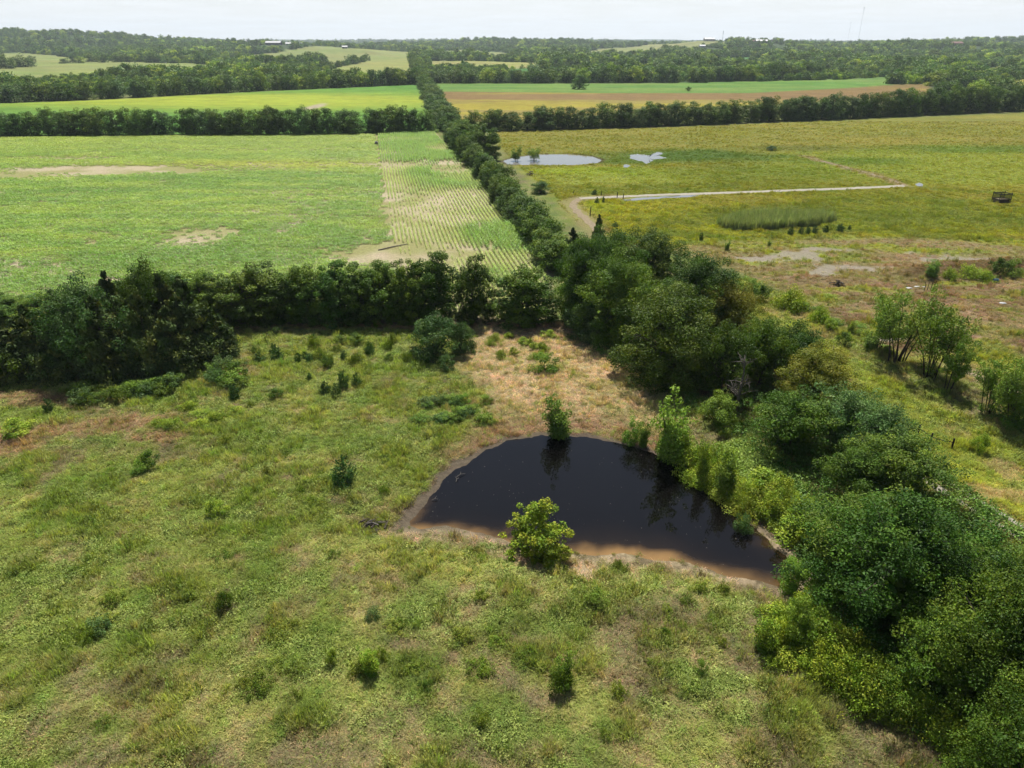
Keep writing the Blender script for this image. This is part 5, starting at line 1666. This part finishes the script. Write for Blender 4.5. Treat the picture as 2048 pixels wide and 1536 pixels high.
# lane, scrub land and the near pasture
x, y = fan_points(rng, 90000, 60, 190)
k = ((poly_sd(x, y, SCRUB) > -1) | (poly_sd(x, y, STRIP) > -1) | (poly_sd(x, y, PASTURE) > 0)) & (poly_sd(x, y, CROP) < -1)
cover('lane_grass', x[k], y[k], 'patchy grass and dead growth of the lane and scrub land', 'grass', (0.7, 1.4), 0.2, gain=0.85)
x, y = fan_points(rng, 190000, 150, 385)
k = (poly_sd(x, y, PASTURE) > 1) & (poly_sd(x, y, SCRUB) < 0) & (poly_sd(x, y, FPOND) < -0.5)
for pz in PUDDLES:
    k &= poly_sd(x, y, pz) < -0.6
cover('pasture_grass', x[k], y[k], 'tall yellow-green hay grass of the pasture', 'grass', (0.7, 1.35), 0.04, 0.8, 0.10, 0.76, (0.8, 1.15))

# ---- corn and bean rows
def corn_strip(name, seed, n_plant, h, length, n_leaf=6, w=0.075):
    rg = np.random.default_rng(seed)
    V, Q, Cc = [], [], []
    b = 0
    for i in range(n_plant):
        px = (i + 0.5) / n_plant * length - length / 2 + rg.normal() * 0.05
        py = rg.normal() * 0.05
        hh = h * rg.uniform(0.75, 1.15)
        for j in range(n_leaf):
            az = rg.random() * 6.283
            zb = hh * (0.12 + 0.75 * j / n_leaf); L_ = hh * rg.uniform(0.45, 0.7)
            d = np.array([math.cos(az), math.sin(az), 0]); s = np.array([-math.sin(az), math.cos(az), 0])
            p0 = np.array([px, py, zb]); p1 = p0 + d * L_ * 0.5 + np.array([0, 0, L_ * 0.42]); p2 = p0 + d * L_ + np.array([0, 0, L_ * 0.18])
            V += [p0 - s * w * 0.4, p0 + s * w * 0.4, p1 + s * w * 0.5, p1 - s * w * 0.5, p2]
            Q += [(b, b + 1, b + 2, b + 3), (b + 3, b + 2, b + 4)]
            Cc += [np.ones(3) * rg.uniform(0.75, 1.3)] * 5
            b += 5
    return proto_obj(name, np.array(V), Q, np.array(Cc), 'corn')


CORN = [corn_strip('corn_row', 600 + i, 9, 1.0, 2.0) for i in range(4)]
BEAN = [corn_strip('bean_row', 620 + i, 10, 0.62, 2.0, 6, 0.12) for i in range(4)]
split_a, split_b = np.array(CROP_SPLIT[0]), np.array(CROP_SPLIT[1])
hedge_dir = np.array(flat(1055, 480)) - np.array(flat(930, 322)); hedge_dir /= np.linalg.norm(hedge_dir)


def split_side(x, y):
    t = (y - split_a[1]) / (split_b[1] - split_a[1])
    return x - (split_a[0] + (split_b[0] - split_a[0]) * t)      # >0: right of the line


def bare_crop(x, y):
    """thin stands where the soil shows."""
    b = np.zeros(len(x))
    n = fbm(x, y, 10, 141, 4)
    for (px, py, rx, ry, k) in ((185, 341, 36, 9, 1.0), (20, 352, 26, 6, 0.8), (400, 338, 40, 6, 0.5), (130, 316, 22, 5, 0.55), (390, 474, 8, 7, 0.75), (790, 508, 12, 9, 1.0), (880, 510, 9, 6, 0.8),
                                (905, 335, 7, 14, 0.95), (830, 330, 22, 7, 0.65), (620, 330, 60, 6, 0.35), (830, 410, 10, 22, 0.5), (650, 385, 20, 8, 0.2), (500, 300, 60, 5, 0.2)):
        cx, cy = flat(px, py)
        d = np.hypot((x - cx) / rx, (y - cy) / ry)
        b = np.maximum(b, k * smooth(1.35, 0.55, d + 1.1 * (n - 0.5)))
    return np.clip(b + 0.25 * (smooth(0.5, 0.8, n)), 0, 1)


# bean rows run across, on the left
rows_y = np.arange(96, 330, 0.8)
xs = np.arange(-250, 60, 2.0)
BX, BY = np.meshgrid(xs, rows_y); BX = BX.ravel() + rng.random(BX.size) * 0.6; BY = BY.ravel() + rng.normal(size=BY.size) * 0.04
k = (poly_sd(BX, BY, CROP) > 0.5) & (split_side(BX, BY) < -0.3) & (np.abs(BX) < (BY * CP + CAM_H * SP) / F * 1024 * 1.08 + 4)
BX, BY = BX[k], BY[k]
b = bare_crop(BX, BY)
k = rng.random(len(BX)) > b * 1.0
BX, BY, b = BX[k], BY[k], b[k]
n = len(BX)
pat = fbm(BX / 3.0, BY, 5, 145, 4); pat2 = fbm(BX / 2.0, BY, 26, 149, 3)
tint = lerp(C(124, 156, 56), C(150, 172, 66), smooth(0.35, 0.7, pat)[:, None])
tint = lerp(tint, C(104, 142, 50), (0.6 * smooth(0.5, 0.7, pat2))[:, None])
cx, cy = flat(560, 330)
tint = lerp(tint, C(176, 180, 62), (0.8 * np.exp(-(((BX - cx) / 60) ** 2 + ((BY - cy) / 9) ** 2)))[:, None])
tint = lerp(tint, C(160, 172, 66), (0.5 * smooth(230, 310, BY))[:, None])
tint = tint * 1.08 * rng.uniform(0.85, 1.15, (n, 1))
sc_ = np.c_[np.ones(n), rng.uniform(0.9, 1.2, n), rng.uniform(0.85, 1.2, n)] * (1 - 0.45 * b)[:, None]
scatter('bean_crop', np.c_[BX, BY, terrain(BX, BY)], BEAN, rng.integers(0, 4, n), np.c_[np.zeros((n, 2)), rng.integers(0, 2, n) * math.pi], sc_, tint,
        'dense light green crop in rows across the big field', 'crop')
# corn rows run away along the hedge, on the right
u = np.array([-hedge_dir[0], -hedge_dir[1]]) if hedge_dir[1] < 0 else hedge_dir
nv = np.array([u[1], -u[0]])
cc = np.array(flat(930, 420))
A_, B_ = np.meshgrid(np.arange(-140, 220, 2.0), np.arange(-60, 60, 0.86), indexing='ij')
A_ = A_.ravel(); B_ = B_.ravel() + rng.normal(size=A_.size) * 0.03
CX, CY = cc[0] + u[0] * A_ + nv[0] * B_, cc[1] + u[1] * A_ + nv[1] * B_
k = (poly_sd(CX, CY, CROP) > 0.5) & (split_side(CX, CY) > 0.3)
CX, CY, A_, B_ = CX[k], CY[k], A_[k], B_[k]
b = bare_crop(CX, CY)
gap = vnoise(B_ / 0.86 * 0.999, A_ / 9.0, 151)
k = (rng.random(len(CX)) > b * 0.85) & ~((gap > 0.93) & (CY < 175))
CX, CY, b = CX[k], CY[k], b[k]
n = len(CX)
dense = smooth(0.35, 0.65, fbm(CX, CY, 22, 155, 3))
tint = lerp(C(158, 172, 84), C(124, 156, 62), dense[:, None]) * 1.1 * rng.uniform(0.85, 1.15, (n, 1))
sz = (0.62 + 0.5 * dense) * (1 - 0.5 * b)
scatter('corn_crop', np.c_[CX, CY, terrain(CX, CY)], CORN, rng.integers(0, 4, n), np.c_[np.zeros((n, 2)), np.full(n, math.atan2(u[1], u[0])) + rng.integers(0, 2, n) * math.pi],
        np.c_[np.ones(n), sz, sz], tint, 'young corn in long rows over pale soil beside the hedge', 'crop')

# ---- reeds
REED = [tuft('reed_clump', 640 + i, 26, 0.5, 1.7, 0.05, 0.35) for i in range(2)]
rp = P([(1436, 452), (1470, 440), (1540, 436), (1640, 436), (1672, 442), (1640, 452), (1560, 458), (1470, 462)])
pp = np.array(rp)
x = rng.uniform(pp[:, 0].min(), pp[:, 0].max(), 3000); y = rng.uniform(pp[:, 1].min(), pp[:, 1].max(), 3000)
k = poly_sd(x, y, rp) > 1.2 * (fbm(x, y, 3, 161, 2) - 0.5)
x, y = x[k], y[k]; n = len(x)
scatter('reed_bed', np.c_[x, y, terrain(x, y)], REED, rng.integers(0, 2, n), np.c_[np.zeros((n, 2)), rng.random(n) * 6.28], rng.uniform(0.6, 1.3, (n, 1)) * np.array([1, 1, 1.35]),
        lerp(C(146, 152, 112), C(112, 132, 82), rng.random((n, 1))) * rng.uniform(0.7, 1.2, (n, 1)), 'grey-green reed bed behind the line of young cedars', 'reeds')

# ---- undergrowth in the shade of the hedge
x, y = fan_points(rng, 16000, 30, 110)
k = (poly_sd(x, y, WOODS_UNDER) > -1.5)
x, y = x[k], y[k]; n = len(x)
UNDER = [weed('undergrowth', 660 + i, 60, 0.7, 0.7, 0.2) for i in range(3)]
scatter('undergrowth', np.c_[x, y, terrain(x, y)], UNDER, rng.integers(0, 3, n), np.c_[np.zeros((n, 2)), rng.random(n) * 6.28], rng.uniform(0.6, 1.3, (n, 1)) * np.ones(3),
        lerp(C(72, 104, 44), C(104, 132, 56), rng.random((n, 1))), 'leafy undergrowth beneath the big hedge', 'undergrowth')
# vines over the pond bank
x, y = fan_points(rng, 40000, 36, 80)
k = (poly_sd(x, y, BANK) > -0.8) & ~wet(x, y) & (poly_sd(x, y, POND) < -1.2)
x, y = x[k], y[k]; n = len(x)
scatter('vine_cover', np.c_[x, y, terrain(x, y)], UNDER, rng.integers(0, 3, n), np.c_[np.zeros((n, 2)), rng.random(n) * 6.28], rng.uniform(0.5, 1.1, (n, 1)) * np.ones(3),
        lerp(C(120, 146, 66), C(146, 164, 82), rng.random((n, 1))), 'bright green vines spread over the bank between pond and hedge', 'vines')

# ---- grass standing in the shallows, and flecks afloat
x, y = fan_points(rng, 60000, 40, 72)
sdp = pond_sd(x, y)
k = (sdp > 0.0) & (sdp < 0.5 + 1.2 * smooth(16, 24, x) + 0.9 * smooth(-3, -9, x)) & ((y < 52) | (x > 16)) & (rng.random(len(x)) < 0.16) & (fbm(x, y, 1.6, 211, 3) > 0.5)
x, y = x[k], y[k]; n = len(x)
scatter('shallows_grass', np.c_[x, y, np.full(n, POND_Z - 0.05)], TUFTS[:3], rng.integers(0, 3, n), np.c_[np.zeros((n, 2)), rng.random(n) * 6.28], rng.uniform(0.35, 0.8, (n, 1)) * np.ones(3),
        lerp(C(128, 140, 72), C(150, 140, 96), rng.random((n, 1))), 'thin grass standing in the shallows of the dark pond', 'grass')
fl = unit(rng.normal(size=(5, 3))) * 0.03; fl[:, 2] = 0.006
FLECK = [proto_obj('fleck', np.array([[math.cos(a) * r_, math.sin(a) * r_, 0.004] for a, r_ in zip(np.linspace(0, 5.2, 6), (0.05, 0.03, 0.06, 0.035, 0.05, 0.03))]), [(0, 1, 2, 3, 4, 5)], np.ones((6, 3)), 'leaf_t')]
x, y = fan_points(rng, 1500, 40, 72)
k = pond_sd(x, y) > 0.6
x, y = x[k], y[k]; n = len(x)
scatter('pond_flotsam', np.c_[x, y, np.full(n, POND_Z + 0.012)], FLECK, np.zeros(n), np.c_[np.zeros((n, 2)), rng.random(n) * 6.28], 0.55 * rng.uniform(0.3, 1.5, (n, 1)) ** 1.5 * np.ones(3),
        lerp(C(110, 100, 84), C(170, 166, 150), rng.random((n, 1))) * 0.6, 'pale flecks of floating litter on the dark pond', 'flotsam')

# ---- woodland of the far country
WOODT = []
for i, gs in enumerate([G_HEDGE, G_OAK, G_OAK, G_HEDGE, G_BLUE, G_BRIGHT]):
    rg_ = np.random.default_rng(700 + i)
    p_, rc_ = crown_points(rg_, 11, 5.6, 0.02, 40, 0.75, 0.24, (0.24, 0.42))
    v_, f_, c_ = crown_leaves(rg_, p_, rc_, 800, 1.25, gs, 0.14); v_, f_, c_ = inner_occluders(rg_, p_, rc_, 11, 5.6, v_, f_, c_, gs, 150); c_ = c_ * 1.25
    WOODT.append(proto_obj('wood_tree', v_, f_, c_, 'leaf_t'))
m_ = 60000
uu = rng.random(m_)
ry = 560 * (7500 / 560) ** (uu ** 0.85)
hx = ry * 0.78
x = (rng.random(m_) * 2 - 1) * hx; y = ry
ok = np.ones(m_, bool)
r_ = np.hypot(x, y)
for poly, c in FARFIELDS:
    ok &= poly_sd(x, y, poly) < 4
for poly in (FY, FG, CROP2, PASTURE):
    ok &= poly_sd(x, y, poly) < 7
# open gaps in the nearer part stay open: only belts of wood there
px_, py_, _ = to_px(x, y, np.zeros(m_))
keepout = np.where(px_ < 845, py_ > 201 - 0.044 * px_, np.where(px_ < 1650, py_ > 163, py_ > 168))
ok &= ~keepout
# thin the stand where it already overlaps itself from afar
ok &= rng.random(m_) < np.clip(1.15 - 0.25 * smooth(600, 1200, r_), 0, 1)
for bl in BLD_POS:      # yards stay open towards the fields
    dxy = np.hypot(x - bl[0], (y - bl[1]) * 0.22 + 14)
    ok &= dxy > 30
x, y = x[ok], y[ok]; n = len(x)
s_ = rng.uniform(0.6, 1.2, n) * (0.8 + 0.7 * smooth(0.4, 0.7, fbm(x, y, 90, 173, 3))) * (0.72 + 0.28 * smooth(800, 1500, np.hypot(x, y)) + 0.25 * smooth(2500, 6000, np.hypot(x, y)))
w_ = fbm(x, y, 160, 171, 3)
tint = lerp(np.array([0.8, 0.85, 0.85]), np.array([1.2, 1.15, 1.05]), rng.random((n, 1))) * (0.8 + 0.4 * w_)[:, None]
scatter('far_woodland', np.c_[x, y, terrain(x, y) - 0.3], WOODT, rng.integers(0, 6, n), np.c_[np.zeros((n, 2)), rng.random(n) * 6.28],
        np.c_[s_ * rng.uniform(0.85, 1.25, n), s_ * rng.uniform(0.85, 1.25, n), s_ * rng.uniform(0.8, 1.15, n)], tint, 'far woodland of rounded broadleaf trees reaching to the horizon', 'woodland')
print('WOOD', n)
# ------------------------------------------------------------------ air
hz_m, N, L, out = nmat('haze')
pv = N.new('ShaderNodeVolumePrincipled')
pv.inputs['Color'].default_value = (0.80, 0.90, 1.0, 1)
pv.inputs['Density'].default_value = 0.000065
pv.inputs['Anisotropy'].default_value = 0.2
L.new(pv.outputs[0], out.inputs['Volume'])
haze = MB().box(-13500, 13500, -13500, 13500, -120, 240).build('haze', hz_m)
tag(haze, 'thin blue summer haze over the far country', 'haze', kind='stuff')
